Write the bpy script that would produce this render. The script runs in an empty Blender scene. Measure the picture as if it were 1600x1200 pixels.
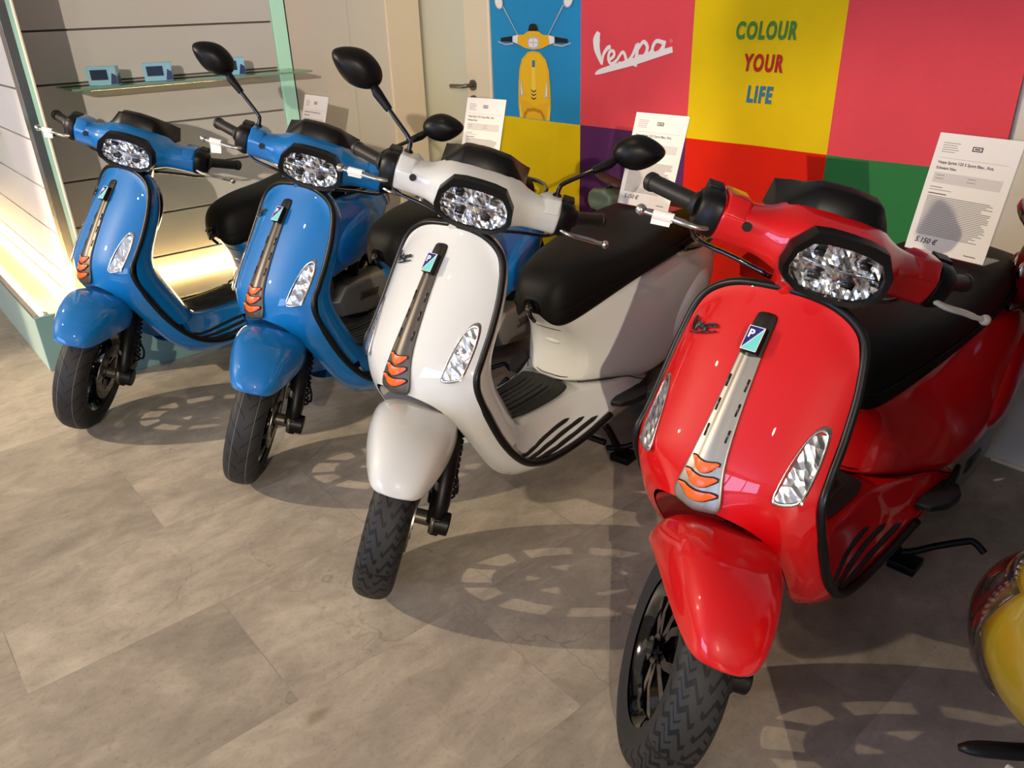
import bpy, math, random
from mathutils import Matrix, Vector
random.seed(7)
sc = bpy.context.scene
COL = sc.collection
PI = math.pi

# ------------------------------------------------------------------ materials
def s2l(c):
    return tuple(((x/255)/12.92 if x/255 <= .04045 else (((x/255)+.055)/1.055)**2.4) for x in c) + (1,)
MATS = {}
def mat(name, rgb=(128,128,128), rough=.5, metal=0, coat=0, spec=.5, trans=0, emis=None, estr=0, alpha=1, sheen=0, ior=1.45):
    m = bpy.data.materials.new(name); m.use_nodes = True
    b = m.node_tree.nodes['Principled BSDF']
    b.inputs['Base Color'].default_value = s2l(rgb)
    b.inputs['Roughness'].default_value = rough
    b.inputs['Metallic'].default_value = metal
    b.inputs['Coat Weight'].default_value = coat
    b.inputs['Coat Roughness'].default_value = .015
    b.inputs['Specular IOR Level'].default_value = spec
    b.inputs['Transmission Weight'].default_value = trans
    b.inputs['IOR'].default_value = ior
    b.inputs['Alpha'].default_value = alpha
    if emis:
        b.inputs['Emission Color'].default_value = s2l(emis); b.inputs['Emission Strength'].default_value = estr
    MATS[name] = m
    return m
def nodes(m): return m.node_tree.nodes, m.node_tree.links, m.node_tree.nodes['Principled BSDF']
def bump_noise(m, scale=200, strength=.2, dist=.001, detail=2):
    n, l, b = nodes(m)
    tc = n.new('ShaderNodeTexCoord'); t = n.new('ShaderNodeTexNoise'); t.inputs['Scale'].default_value = scale; t.inputs['Detail'].default_value = detail
    bp = n.new('ShaderNodeBump'); bp.inputs['Strength'].default_value = strength; bp.inputs['Distance'].default_value = dist
    l.new(tc.outputs['Object'], t.inputs['Vector']); l.new(t.outputs['Fac'], bp.inputs['Height']); l.new(bp.outputs['Normal'], b.inputs['Normal'])
    return m

M_blue = mat('blue_paint', (0,106,174), .45, coat=1, spec=.25)
M_white = mat('white_paint', (206,206,200), .45, coat=1, spec=.25)
M_red = mat('red_paint', (196,0,8), .45, coat=1, spec=.25)
M_dkred = mat('dark_red_paint', (150,10,16), .45, coat=1, spec=.25)
M_black = mat('black_plastic', (9,8,8), .42, spec=.28)
M_trim = mat('black_rim_trim', (12,12,12), .38, spec=.35)
M_gloss = mat('gloss_black', (8,8,9), .08, coat=1)
M_rub = bump_noise(mat('tyre_rubber', (26,26,25), .62), 600, .3, .0006)
M_grip = bump_noise(mat('grip_rubber', (18,18,17), .5), 900, .3, .0006)
M_seat = bump_noise(mat('seat_vinyl', (9,8,7), .55, spec=.22), 700, .35, .0006)
M_mat = bump_noise(mat('floor_mat_rubber', (24,24,23), .55), 700, .3, .0006)
M_gun = mat('gunmetal_grey', (84,78,70), .4, metal=.6)
M_gun2 = mat('dark_gunmetal', (52,48,44), .38, metal=.6)
M_silver = mat('satin_silver', (150,146,138), .42, metal=.8)
M_eng = mat('engine_grey', (150,150,142), .42, metal=.6)
M_chrome = mat('chrome', (235,235,235), .05, metal=1)
M_alu = mat('polished_aluminium', (205,202,196), .22, metal=1)
M_steel = mat('brushed_steel', (130,128,122), .35, metal=1)
M_orange = mat('orange_accent', (248,92,8), .4, coat=.3)
M_navy = mat('badge_navy', (22,26,104), .2, coat=1)
M_mint = mat('badge_aqua', (110,205,195), .2, coat=1)
M_bwhite = mat('badge_white', (235,238,240), .25, coat=1)
M_tail = mat('tail_lamp_red', (120,4,14), .08, coat=1)
M_paper = mat('white_paper', (240,232,222), .75, spec=.2)
M_ink = mat('ink', (58,54,52), .8)
M_inkl = mat('grey_ink', (150,142,135), .8)
M_panelgrey = mat('grey_print', (214,206,196), .8)
M_tan = mat('white_lever_paint', (214,200,172), .3)

def glassy(name, tint=(255,255,255), refl=.12, rough=.02, dens=.0, fres=1.45):
    m = bpy.data.materials.new(name); m.use_nodes = True
    n, l = m.node_tree.nodes, m.node_tree.links
    n.clear()
    out = n.new('ShaderNodeOutputMaterial'); mx = n.new('ShaderNodeMixShader'); tr = n.new('ShaderNodeBsdfTransparent'); gl = n.new('ShaderNodeBsdfGlossy')
    lw = n.new('ShaderNodeLayerWeight'); lw.inputs['Blend'].default_value = .5
    pw = n.new('ShaderNodeMath'); pw.operation = 'POWER'; pw.inputs[1].default_value = 3.5; l.new(lw.outputs['Facing'], pw.inputs[0])
    fr = n.new('ShaderNodeMath'); fr.operation = 'MULTIPLY_ADD'; fr.inputs[1].default_value = .8; fr.inputs[2].default_value = (fres-1)*.1; l.new(pw.outputs[0], fr.inputs[0])
    tr.inputs['Color'].default_value = s2l(tint); gl.inputs['Roughness'].default_value = rough
    l.new(fr.outputs[0], mx.inputs['Fac']); l.new(tr.outputs['BSDF'], mx.inputs[1]); l.new(gl.outputs['BSDF'], mx.inputs[2])
    l.new(mx.outputs['Shader'], out.inputs['Surface'])
    return m
M_clear = glassy('clear_lens', (248,250,252))
M_visor = glassy('clear_visor', (226,222,222), fres=1.6)
M_acryl = glassy('clear_acrylic', (245,248,248), rough=.002, fres=1.2)
M_gshelf = glassy('green_tinted_glass', (205,232,220), fres=1.5)
M_gedge = mat('glass_edge_green', (120,170,150), .15, coat=1)

# mirrored reflector with facets
def reflector():
    m = mat('lamp_reflector', (205,208,212), .12, metal=1)
    n, l, b = nodes(m)
    tc = n.new('ShaderNodeTexCoord'); mp = n.new('ShaderNodeMapping'); v = n.new('ShaderNodeTexVoronoi'); v.inputs['Scale'].default_value = 46
    bp = n.new('ShaderNodeBump'); bp.inputs['Strength'].default_value = .7; bp.inputs['Distance'].default_value = .005
    l.new(tc.outputs['Object'], mp.inputs['Vector']); mp.inputs['Scale'].default_value = (1,1,.7)
    l.new(mp.outputs['Vector'], v.inputs['Vector']); l.new(v.outputs['Distance'], bp.inputs['Height']); l.new(bp.outputs['Normal'], b.inputs['Normal'])
    return m
M_refl = reflector()
M_refl.node_tree.nodes['Principled BSDF'].inputs['Base Color'].default_value = (.92,.92,.92,1)
M_refl.node_tree.nodes['Principled BSDF'].inputs['Roughness'].default_value = .2

# ------------------------------------------------------------------ mesh helpers
class MB:
    def __init__(s): s.v, s.f, s.m, s.mats = [], [], [], []
    def mi(s, m):
        if m not in s.mats: s.mats.append(m)
        return s.mats.index(m)
    def add(s, V, F, m=None):
        o = len(s.v); s.v += [tuple(p) for p in V]; k = s.mi(m)
        for f in F: s.f.append(tuple(i+o for i in f)); s.m.append(k)
        return s
    def build(s, name, parent=None, smooth=True, sub=0, solid=0, bevel=0, weld=False, off=-1, ang=None):
        me = bpy.data.meshes.new(name); me.from_pydata(s.v, [], s.f)
        for m in s.mats: me.materials.append(m)
        me.polygons.foreach_set('material_index', s.m)
        me.update()
        if getattr(s, 'uv', None):
            at = me.attributes.new('tread', 'FLOAT_VECTOR', 'POINT'); at.data.foreach_set('vector', [c for q in s.uv for c in q])
        if smooth: me.shade_smooth()
        if smooth and ang is not None: me.set_sharp_from_angle(angle=math.radians(ang))
        o = bpy.data.objects.new(name, me); COL.objects.link(o)
        if parent: o.parent = parent
        if weld:
            w = o.modifiers.new('w','WELD'); w.merge_threshold = .0004
        if bevel:
            w = o.modifiers.new('b','BEVEL'); w.width = bevel; w.segments = 3; w.limit_method = 'ANGLE'; w.angle_limit = .6
        if solid:
            w = o.modifiers.new('s','SOLIDIFY'); w.thickness = solid; w.offset = off
        if sub:
            w = o.modifiers.new('u','SUBSURF'); w.levels = sub; w.render_levels = sub
        return o
def grid(rows, cu=False, cv=False, flip=False, skip=None):
    n, m = len(rows), len(rows[0]); V = [p for r in rows for p in r]; F = []
    for i in range(n if cu else n-1):
        for j in range(m if cv else m-1):
            if skip and skip(i, j): continue
            a, b = i*m+j, i*m+(j+1)%m; c, d = ((i+1)%n)*m+(j+1)%m, ((i+1)%n)*m+j
            F.append((d,c,b,a) if flip else (a,b,c,d))
    return V, F
def loft(secs, cap=True, flip=False):
    V, F = grid(secs, cv=True, flip=flip); m = len(secs[0]); n = len(secs)
    if cap:
        a = tuple(range(m)); b = tuple((n-1)*m+i for i in range(m))
        F += [a, tuple(reversed(b))] if flip else [tuple(reversed(a)), b]
    return V, F
def tube(path, r, n=10, cap=True, flat=1.0, up=None):
    P = [Vector(p) for p in path]; R = r if isinstance(r, (list,tuple)) else [r]*len(P)
    secs = []; nrm = None
    for i, p in enumerate(P):
        t = (P[min(i+1,len(P)-1)]-P[max(i-1,0)]).normalized()
        if nrm is None:
            a = Vector(up) if up else (Vector((0,0,1)) if abs(t.z) < .9 else Vector((1,0,0)))
            nrm = (a - t*a.dot(t)).normalized()
        else: nrm = (nrm - t*nrm.dot(t)).normalized()
        bn = t.cross(nrm)
        secs.append([p + (nrm*math.cos(2*PI*k/n)*flat + bn*math.sin(2*PI*k/n))*R[i] for k in range(n)])
    return loft(secs, cap)
def cyl(a, b, r, n=20, r2=None): return tube([a, b], [r, r if r2 is None else r2], n)
def box(c, s, rot=None):
    x, y, z = (k/2 for k in s); V = [Vector((i*x, j*y, k*z)) for i in (-1,1) for j in (-1,1) for k in (-1,1)]
    if rot is not None: V = [rot @ v for v in V]
    V = [v + Vector(c) for v in V]
    return V, [(0,1,3,2),(4,6,7,5),(0,4,5,1),(2,3,7,6),(0,2,6,4),(1,5,7,3)]
def box2(a, b): return box([(p+q)/2 for p,q in zip(a,b)], [abs(q-p) for p,q in zip(a,b)])
def sphere(c, r, nu=16, nv=10, s=(1,1,1)):
    V, F = [], []
    for i in range(nv+1):
        t = PI*i/nv
        for j in range(nu):
            p = 2*PI*j/nu; V.append((c[0]+r*s[0]*math.sin(t)*math.cos(p), c[1]+r*s[1]*math.sin(t)*math.sin(p), c[2]+r*s[2]*math.cos(t)))
    for i in range(nv):
        for j in range(nu):
            a, b = i*nu+j, i*nu+(j+1)%nu; F.append((a, a+nu, b+nu, b))
    return V, F
def mir(V, F): return [(p[0], -p[1], p[2]) for p in V], [tuple(reversed(f)) for f in F]
def cr(P, n=6, closed=False):
    P = [Vector(p) for p in P]; o = []
    N = len(P)
    Q = [P[-1]]+P+[P[0], P[1]] if closed else [2*P[0]-P[1]]+P+[2*P[-1]-P[-2]]
    for i in range(1, (N+1) if closed else N):
        p0, p1, p2, p3 = Q[i-1:i+3]
        for k in range(n):
            t = k/n; o.append(.5*((2*p1)+(-p0+p2)*t+(2*p0-5*p1+4*p2-p3)*t*t+(-p0+3*p1-3*p2+p3)*t**3))
    if not closed: o.append(P[-1])
    return o
def lerp(a, b, t): return tuple(x+(y-x)*t for x, y in zip(a, b))
def empty(name, loc=(0,0,0), rz=0):
    o = bpy.data.objects.new(name, None); o.empty_display_size = .1; COL.objects.link(o); o.location = loc; o.rotation_euler = (0,0,rz); return o
def tag(o, label=None, cat=None, group=None, kind=None):
    for k, v in (('label',label),('category',cat),('group',group),('kind',kind)):
        if v: o[k] = v
    return o
def text_mesh(s, size, bold=0, shear=0, align='CENTER', res=3, space=1, wide=1):
    cu = bpy.data.curves.new('t', 'FONT'); cu.body = s; cu.size = size; cu.offset = bold; cu.shear = shear; cu.align_x = align; cu.resolution_u = res; cu.space_character = space
    cu.align_y = 'CENTER'
    o = bpy.data.objects.new('t', cu); COL.objects.link(o)
    dg = bpy.context.evaluated_depsgraph_get(); me = bpy.data.meshes.new_from_object(o.evaluated_get(dg))
    V = [(v.co.x*wide, v.co.y) for v in me.vertices]; F = [tuple(p.vertices) for p in me.polygons]
    bpy.data.objects.remove(o); bpy.data.meshes.remove(me)
    return V, F
def onplane(VF, o, ux, uy, h=0):
    V, F = VF; o, ux, uy = Vector(o), Vector(ux), Vector(uy); n = ux.cross(uy).normalized()
    return [o+ux*x+uy*y+n*h for x, y in V], F
def ribbon(path, w, n=6, h=0):          # 2D stroke of varying width -> quads
    P = cr([(p[0],p[1],0) for p in path], n); W = []
    k = len(path)-1
    for i in range(len(P)):
        t = i/(len(P)-1)*k; a = min(int(t), k-1); W.append(w[a]+(w[a+1]-w[a])*(t-a) if isinstance(w,(list,tuple)) else w)
    V, F = [], []
    for i, p in enumerate(P):
        t = (P[min(i+1,len(P)-1)]-P[max(i-1,0)]).normalized(); nn = Vector((-t.y, t.x, 0))*W[i]/2
        V += [(p.x+nn.x, p.y+nn.y), (p.x-nn.x, p.y-nn.y)]
        if i: b = 2*i; F.append((b-2, b-1, b+1, b))
    return V, F

# ------------------------------------------------------------------ scooter prototype
RAKE = math.radians(27); AX0 = .08
KX = Vector((-math.sin(RAKE), 0, math.cos(RAKE)))
def steer_matrix(a): return Matrix.Translation((AX0,0,0)) @ Matrix.Rotation(a, 4, KX) @ Matrix.Translation((-AX0,0,0))
PARTS = []        # (object, steered, role)
def part(mb, name, steer=False, role=None, parent=None, **k):
    o = mb.build(name, parent, **k)
    if not parent: PARTS.append((o, steer, role))
    elif role: o['_role'] = role
    return o

RIM = [(-.300,0,.905),(-.303,.095,.893),(-.300,.160,.850),(-.268,.182,.775),(-.222,.190,.693),(-.180,.193,.631),(-.150,.198,.582),(-.170,.199,.507),(-.243,.194,.370),(-.326,.190,.274),(-.412,.186,.227),(-.509,.188,.214),(-.62,.194,.222),(-.73,.205,.250)]
RIMC = cr(RIM, 6)
def rim_at(z):
    for a, b in zip(RIMC, RIMC[1:]):
        if a.z >= z >= b.z and a.y > .09: return a.lerp(b, (a.z-z)/max(a.z-b.z,1e-6))
    return RIMC[-1]
SP = [(-.298,.905),(-.270,.860),(-.214,.790),(-.163,.715),(-.113,.640),(-.086,.585),(-.074,.540)]
def spine_x(z):
    for a, b in zip(SP, SP[1:]):
        if a[1] >= z >= b[1]: t = (a[1]-z)/(a[1]-b[1]); return a[0]+(b[0]-a[0])*t
    return SP[-1][0] if z < SP[-1][1] else SP[0][0]
def shield_x(y, z):
    r = rim_at(z); xc = spine_x(z); u = min(abs(y)/r.y, 1); return xc+(r.x-xc)*(.12*u**1.6+.88*u**3.4)
P_ = M_blue
def build_scooter_parts():
    # ---- leg shield
    mb = MB()
    cols = [0, .035, .075, .115, .15, .178]
    rows = []
    top = []
    for y in cols[:3]: top.append((-.300-.004*(y/.095)**2, y, .905-.012*(y/.095)**2))
    def half(zc, ze):
        r = rim_at(ze); out = []
        for y in cols:
            f = y/.19; yy = f*r.y; z = zc+(ze-zc)*f**2; out.append((shield_x(yy, z), yy, z))
        out.append(tuple(r)); return out
    r1 = RIMC[6]; r0h = [(-.300,0,.905),(-.300,.03,.904),(-.301,.062,.900),(-.303,.095,.893),(-.304,.12,.882),(-.303,.143,.868),(-.300,.160,.850)]
    rows.append(r0h)
    r1h = [(-.292,0,.893),(-.293,.03,.892),(-.294,.062,.888),(-.295,.096,.878),(-.295,.124,.862),(-.294,.148,.845),(-.291,.168,.828)]
    rows.append(r1h)
    for zc, ze in ((.862,.800),(.815,.765),(.765,.733),(.715,.700),(.670,.665),(.630,.630),(.598,.600)): rows.append(half(zc, ze))
    a7 = [(-.080,0,.558),(-.081,.033,.557),(-.087,.068,.554),(-.098,.108,.547),(-.115,.146,.54),(-.132,.176,.54),tuple(rim_at(.545))]; rows.append(a7)
    rows.append([(-.075,0,.537),(-.077,.033,.536),(-.087,.080,.528),(-.108,.120,.508),(-.122,.152,.500),(-.145,.180,.498),tuple(rim_at(.497))])
    def wing(inn, out, bul=.012):
        inn, out = Vector(inn), Vector(out); r = []
        for f in (0, .3, .65, 1):
            p = inn.lerp(out, f); p.x += bul*math.sin(PI*f)*1.2; p.y += .010*math.sin(PI*f); r.append(tuple(p))
        return [None]*3 + r
    W = [wing((-.150,.146,.440), rim_at(.43)), wing((-.205,.142,.350), rim_at(.36)), wing((-.262,.134,.265), rim_at(.275)),
         wing((-.335,.124,.200), (-.412,.186,.227)), wing((-.43,.12,.160), (-.509,.188,.214)), wing((-.53,.122,.150), (-.62,.194,.222)), wing((-.64,.126,.152), (-.73,.205,.250)), wing((-.76,.13,.165),(-.80,.208,.262))]
    for w in W: rows.append([p if p else (0,0,0) for p in w])
    nfull = 11
    full = []
    for i, r in enumerate(rows):
        left = [(p[0], -p[1], p[2]) for p in reversed(r[1:])]
        full.append(left+list(r))
    V, F = grid(full, skip=lambda i, j: i >= nfull-1 and 3 <= j <= 8)
    mb.add(V, F, P_)
    # clean unused verts: remap
    used = sorted({i for f in mb.f for i in f}); mp = {u: k for k, u in enumerate(used)}
    mb.v = [mb.v[u] for u in used]; mb.f = [tuple(mp[i] for i in f) for f in mb.f]
    sh = part(mb, 'leg_shield', role='paint', sub=2)
    # script badge on the right-hand side of the shield
    sb = MB()
    o = Vector((shield_x(-.115,.80), -.115, .803)); ux = Vector((-.02, .98, .06)).normalized()
    for path, w in SCRIPT:
        V2, F2 = ribbon(path, [k*1.3 for k in w] if isinstance(w, list) else w*1.3, 3)
        pts = []
        for x, y in V2:
            yy = -.152+x*.066+y*.004; zz = .800+.012*x+y*.028; pts.append((shield_x(yy, zz)+.004, yy, zz))
        sb.add(pts, F2, M_gloss)
    part(sb, 'script_badge', parent=sh, solid=.002, off=0)
    # ---- black rim trim
    mb = MB(); path = [(p.x-.006, p.y+.004, p.z+.004) for p in RIMC]
    pth = [(p[0], -p[1], p[2]) for p in reversed(path[1:])]+path
    V, F = tube(pth, [.0085 if q[2] > .5 else .0105 for q in pth], 8); mb.add(V, F, M_trim)
    part(mb, 'rim_trim')
    # ---- wheel-well liner
    mb = MB()
    I = [(-.080,0,.535),(-.09,.060,.528),(-.11,.115,.503),(-.150,.142,.440),(-.205,.138,.350),(-.262,.130,.265),(-.335,.120,.200)]
    J = [(-.24,0,.52),(-.24,.05,.50),(-.25,.085,.46),(-.27,.10,.40),(-.30,.10,.33),(-.33,.10,.265),(-.38,.10,.21)]
    K = [(-.34,0,.44),(-.34,.03,.44),(-.34,.05,.42),(-.35,.06,.38),(-.36,.06,.32),(-.38,.06,.26),(-.40,.06,.21)]
    full = [[(p[0],-p[1],p[2]) for p in reversed(r[1:])]+list(r) for r in (I, J, K)]
    V, F = grid(full); mb.add(V, F, P_); part(mb, 'wheel_well_liner', role='paint', sub=2)
    mb = MB(); mb.add(*box2((-.33,-.05,.34),(-.27,.05,.54)), M_black); part(mb, 'frame_core', bevel=.02)
    # ---- knee panel (inside of leg shield)
    rows = []
    for z, dep in ((.885,.030),(.855,.05),(.80,.075),(.74,.09),(.68,.10),(.61,.11),(.54,.12),(.46,.13),(.39,.13),(.34,.12)):
        r = rim_at(z); x0 = r.x; w = r.y
        if z > .86: w = .12; x0 = -.304
        rows.append([(x0-.012, w+.001, z),(x0-.030, w*.99, z),(x0-.030-dep*.45, w*.90, z),(x0-.03-dep*.8, w*.66, z),(x0-.03-dep, w*.3, z),(x0-.03-dep, 0, z)])
    full = [list(r)+[(p[0],-p[1],p[2]) for p in reversed(r[:-1])] for r in rows]
    mb = MB(); mb.add(*grid(full), P_)
    kp = part(mb, 'knee_panel', role='paint', sub=2)
    # dark inner glovebox panel
    mb = MB(); rr = []
    for z, w, d in ((.895,.09,.052),(.86,.125,.075),(.80,.135,.108),(.74,.13,.125),(.68,.11,.137),(.63,.07,.142)):
        x0 = rim_at(min(z,.85)).x
        rr.append([(x0-d+.035, w, z),(x0-d-.004, w*.86, z),(x0-d-.012, w*.5, z),(x0-d-.014, 0, z)])
    mb.add(*grid([list(r)+[(p[0],-p[1],p[2]) for p in reversed(r[:-1])] for r in rr]), M_gloss)
    part(mb, 'inner_glovebox', sub=1)
    # ---- floorboard with side flanks
    def fs(x, w, zt, zo, yo, zb, wi=None):
        wi = w if wi is None else wi
        return [(x,0,zt),(x,wi*.6,zt),(x,wi,zt),(x,wi+.012,zt-.008),(x,wi+(yo-wi)*.45,zt-(zt-zo)*.50),(x,yo-.012,zo+.014),(x,yo,zo),(x,yo-.008,zo-.022),(x,yo-.05,zb+.012),(x,yo-.085,zb)]
    S = [fs(-.335,.135,.40,.278,.189,.195), fs(-.375,.130,.352,.245,.186,.175), fs(-.43,.112,.328,.226,.186,.160), fs(-.51,.104,.322,.213,.188,.150), fs(-.60,.102,.322,.216,.192,.148),
         fs(-.69,.106,.325,.236,.202,.150), fs(-.77,.140,.330,.252,.207,.158), fs(-.85,.172,.334,.262,.214,.168), fs(-.92,.180,.322,.272,.222,.185), fs(-.965,.17,.310,.280,.212,.215)]
    full = [[(p[0],-p[1],p[2]) for p in reversed(r[1:])]+r for r in S]
    mb = MB(); mb.add(*grid(full, flip=True), P_); fl = part(mb, 'floorboard', role='paint', sub=2)
    # mat
    mb = MB(); rr = []
    for x, w, z, hz in ((-.395,.070,.352,.352),(-.43,.085,.335,.338),(-.50,.090,.330,.336),(-.58,.094,.330,.337),(-.64,.096,.334,.342),(-.672,.092,.342,.352)):
        rr.append([(x,-w,z-.004),(x,-w+.006,z+.002),(x,-w*.5,hz),(x,0,hz+.004),(x,w*.5,hz),(x,w-.006,z+.002),(x,w,z-.004)])
    mb.add(*grid(rr, flip=True), M_mat)
    for k in range(7):
        y = -.066+k*.022; mb.add(*tube([(-.43,y,.3405),(-.50,y,.3395),(-.58,y,.3395),(-.645,y,.346)], .0025, 6), M_mat)
    part(mb, 'floor_mat', parent=fl, sub=1)
    # stripes on flank
    def flank(x, f):
        x = max(min(x, -.3351), -.9649)
        f = max(min(f, 1), 0)
        return flank_(x, f)
    def flank_(x, f):     # f 0 = floor edge, 1 = outer rim
        for a, b in zip(S, S[1:]):
            if a[0][0] >= x >= b[0][0]:
                t = (a[0][0]-x)/(a[0][0]-b[0][0]); A = [Vector(p).lerp(Vector(q), t) for p, q in zip(a, b)]
                seq = A[3:7]; L = [0]
                for p, q in zip(seq, seq[1:]): L.append(L[-1]+(q-p).length)
                d = f*L[-1]
                for i in range(3):
                    if d <= L[i+1]+1e-9: return seq[i].lerp(seq[i+1], (d-L[i])/max(L[i+1]-L[i],1e-6))
        return Vector(S[-1][6])
    for sgn in (1,-1):
        for x0, x1, f0, f1 in ((-.340,-.608,.88,.40),(-.358,-.657,.92,.58),(-.385,-.697,.95,.77)):
            mb = MB(); L_ = []
            for k in range(19):
                t = k/18; x = x0+(x1-x0)*t; f = f1+(f0-f1)*(1-t)**2.4; hw = .056*min(1, (1-t)/.06+.25, t/.06+.35)
                a, c, b = flank(x, f-hw), flank(x, f), flank(x, min(f+hw, .985))
                n = Vector((0,.8,.6)); L_.append([tuple(a+n*.0006), tuple(a.lerp(c,.3)+n*.0045), tuple(c+n*.0052), tuple(c.lerp(b,.7)+n*.0045), tuple(b+n*.0006)])
            V, F = grid(L_, flip=True)
            if sgn < 0: V, F = mir(V, F)
            mb.add(V, F, M_mat); part(mb, 'floor_strip', parent=fl)
    # ---- rear body
    T = [((-.640,0,.568),(-.722,0,.45),(-.700,0,.333)), ((-.652,.050,.560),(-.724,.056,.445),(-.704,.058,.335)), ((-.672,.088,.556),(-.742,.100,.440),(-.718,.100,.338)),
         ((-.735,.120,.576),(-.785,.148,.450),(-.770,.146,.337)), ((-.81,.142,.602),(-.852,.188,.465),(-.843,.188,.335)), ((-.957,.168,.636),(-.965,.222,.48),(-.931,.214,.300)),
         ((-1.11,.176,.658),(-1.115,.243,.520),(-1.092,.236,.335)), ((-1.25,.172,.668),(-1.27,.236,.560),(-1.235,.222,.405)), ((-1.36,.150,.668),(-1.40,.196,.580),(-1.37,.186,.475)),
         ((-1.43,.105,.665),(-1.50,.120,.590),(-1.48,.118,.520)), ((-1.46,0,.664),(-1.535,0,.595),(-1.515,0,.530))]
    rows = []
    for a, b, c in T:
        a, b, c = Vector(a), Vector(b), Vector(c)
        q = (lambda s: a*(2*(s-.5)*(s-1))+b*(4*s*(1-s))+c*(2*s*(s-.5)))
        inw = Vector((0, -.04 if a.y > .05 else 0, .0)); r = [tuple(a+inw), tuple(a)]+[tuple(q(s)) for s in (.25,.5,.75)]+[tuple(c), tuple(c+Vector((0,-.03 if c.y > .05 else 0,.0)))]
        rows.append(r)
    full = rows+[[(p[0],-p[1],p[2]) for p in r] for r in reversed(rows[1:-1])]
    mb = MB(); mb.add(*grid(full, cu=True, flip=True), P_); rb = part(mb, 'rear_body', role='paint', sub=2)
    # embossed tear-drop bulge on each cowl
    for sgn in (1,-1):
        mb = MB(); rings = []
        for f, off in ((1,-.012),(.86,.004),(.6,.010),(.25,.013)):
            ring = []
            for k in range(24):
                a = 2*PI*k/24; xx = -1.20+math.cos(a)*.165*f; zz = .475+math.sin(a)*.105*f-(math.cos(a)*f)*.055
                # cowl surface approximated from profile
                yy = cowl_y(T, xx, zz)
                ring.append((xx, yy+off, zz))
            rings.append(ring)
        V, F = grid(rings, cv=True, flip=False); F.append(tuple(3*24+k for k in range(24)))
        if sgn < 0: V, F = mir(V, F)
        mb.add(V, F, P_); part(mb, 'cowl_bulge', role='paint', sub=1)
    # seams: cowl / floor seam line
    for sgn in (1,-1):
        mb = MB(); pth = [(-.712,.098,.341),(-.776,.148,.339),(-.843,.190,.338),(-.89,.204,.318),(-.931,.216,.301)]
        V, F = tube(cr([(x,y*sgn,z) for x,y,z in pth],4), .0018, 6); mb.add(V, F, M_black); part(mb, 'body_seam', parent=rb)
    # glovebox / battery door on the tunnel face
    mb = MB(); hull = []
    out = [(-.735,-.078,.50),(-.74,0,.505),(-.735,.078,.50),(-.752,.100,.455),(-.745,.098,.40),(-.720,.075,.352),(-.712,0,.345),(-.720,-.075,.352),(-.745,-.098,.40),(-.752,-.100,.455)]
    def face_x(y, z):
        zz = (z-.333)/(.565-.333); zz = min(max(zz,0),1)
        a, b, c = Vector((-.700,0,.333)), Vector((-.722,0,.45)), Vector((-.640,0,.568))
        x = a.x*(2*(zz-.5)*(zz-1))+b.x*(4*zz*(1-zz))+c.x*(2*zz*(zz-.5))
        return x - 3.6*max(abs(y)-.02,0)**1.9
    o2 = cr([(0,y,z) for _,y,z in out], 4, True)
    V, F = tube([(face_x(p.y,p.z)+.003, p.y, p.z) for p in o2]+[(face_x(o2[0].y,o2[0].z)+.003, o2[0].y, o2[0].z)], .0016, 6); mb.add(V, F, M_black)
    dr = part(mb, 'glovebox_door_seam', parent=rb)
    mb = MB(); mb.add(*sphere((face_x(0,.458)+.002,0,.455), .03, 16, 8, (.14,1,.28)), P_); part(mb, 'door_pull', role='paint', parent=rb)
    # under-tail block, inner dark mass
    mb = MB()
    mb.add(*loft([[(x,-w,a),(x,w,a),(x,w,b),(x,-w,b)] for x,w,a,b in ((-.76,.10,.22,.50),(-.95,.15,.24,.60),(-1.15,.16,.40,.62),(-1.35,.12,.50,.62),(-1.44,.07,.55,.62))]), M_black)
    part(mb, 'inner_frame')
    # ---- seat
    mb = MB(); rows = []
    ST = [(-.617,.030,.583,.612),(-.626,.066,.556,.648),(-.650,.092,.546,.684),(-.70,.112,.556,.708),(-.80,.146,.594,.724),(-.90,.166,.622,.728),(-.98,.176,.637,.735),(-1.06,.182,.648,.752),(-1.15,.184,.655,.768),(-1.28,.176,.664,.770),(-1.38,.150,.664,.762),(-1.44,.105,.664,.745),(-1.465,.05,.668,.722)]
    for x, w, ze, zt in ST:
        h = zt-ze; r = [(x,w*.9,ze-.006),(x,w,ze+.004),(x,w*1.015,ze+h*.30),(x,w*.98,ze+h*.62),(x,w*.84,ze+h*.9),(x,w*.5,zt+.001),(x,0,zt+.003)]
        rows.append(r+[(p[0],-p[1],p[2]) for p in reversed(r[:-1])])
    V, F = grid(rows); m_ = len(rows[0]); F += [tuple(range(m_)), tuple(reversed([(len(rows)-1)*m_+i for i in range(m_)]))]
    mb.add(V, F, M_seat); seat = part(mb, 'seat', sub=2)
    mb = MB(); pp = [(x, w*1.012, ze+(zt-ze)*.32) for x, w, ze, zt in ST[1:-1]]
    for s in (1,-1): mb.add(*tube(cr([(x,y*s,z) for x,y,z in pp],4), .0022, 6), M_seat)
    part(mb, 'seat_piping', parent=seat)
    mb = MB(); mb.add(*cyl((-.600,0,.592),(-.622,0,.598), .014, 16), M_black); mb.add(*sphere((-.600,0,.592), .009, 10, 6), M_gun); mb.add(*tube([(-.605,0,.585),(-.612,0,.565),(-.630,0,.545)], .006, 8), M_black)
    part(mb, 'seat_clasp', parent=seat)
    # ---- grab rail
    mb = MB(); gp = [(-1.17,.190,.668),(-1.24,.215,.672),(-1.34,.212,.690),(-1.44,.165,.705),(-1.50,.08,.712),(-1.515,0,.714)]
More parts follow.
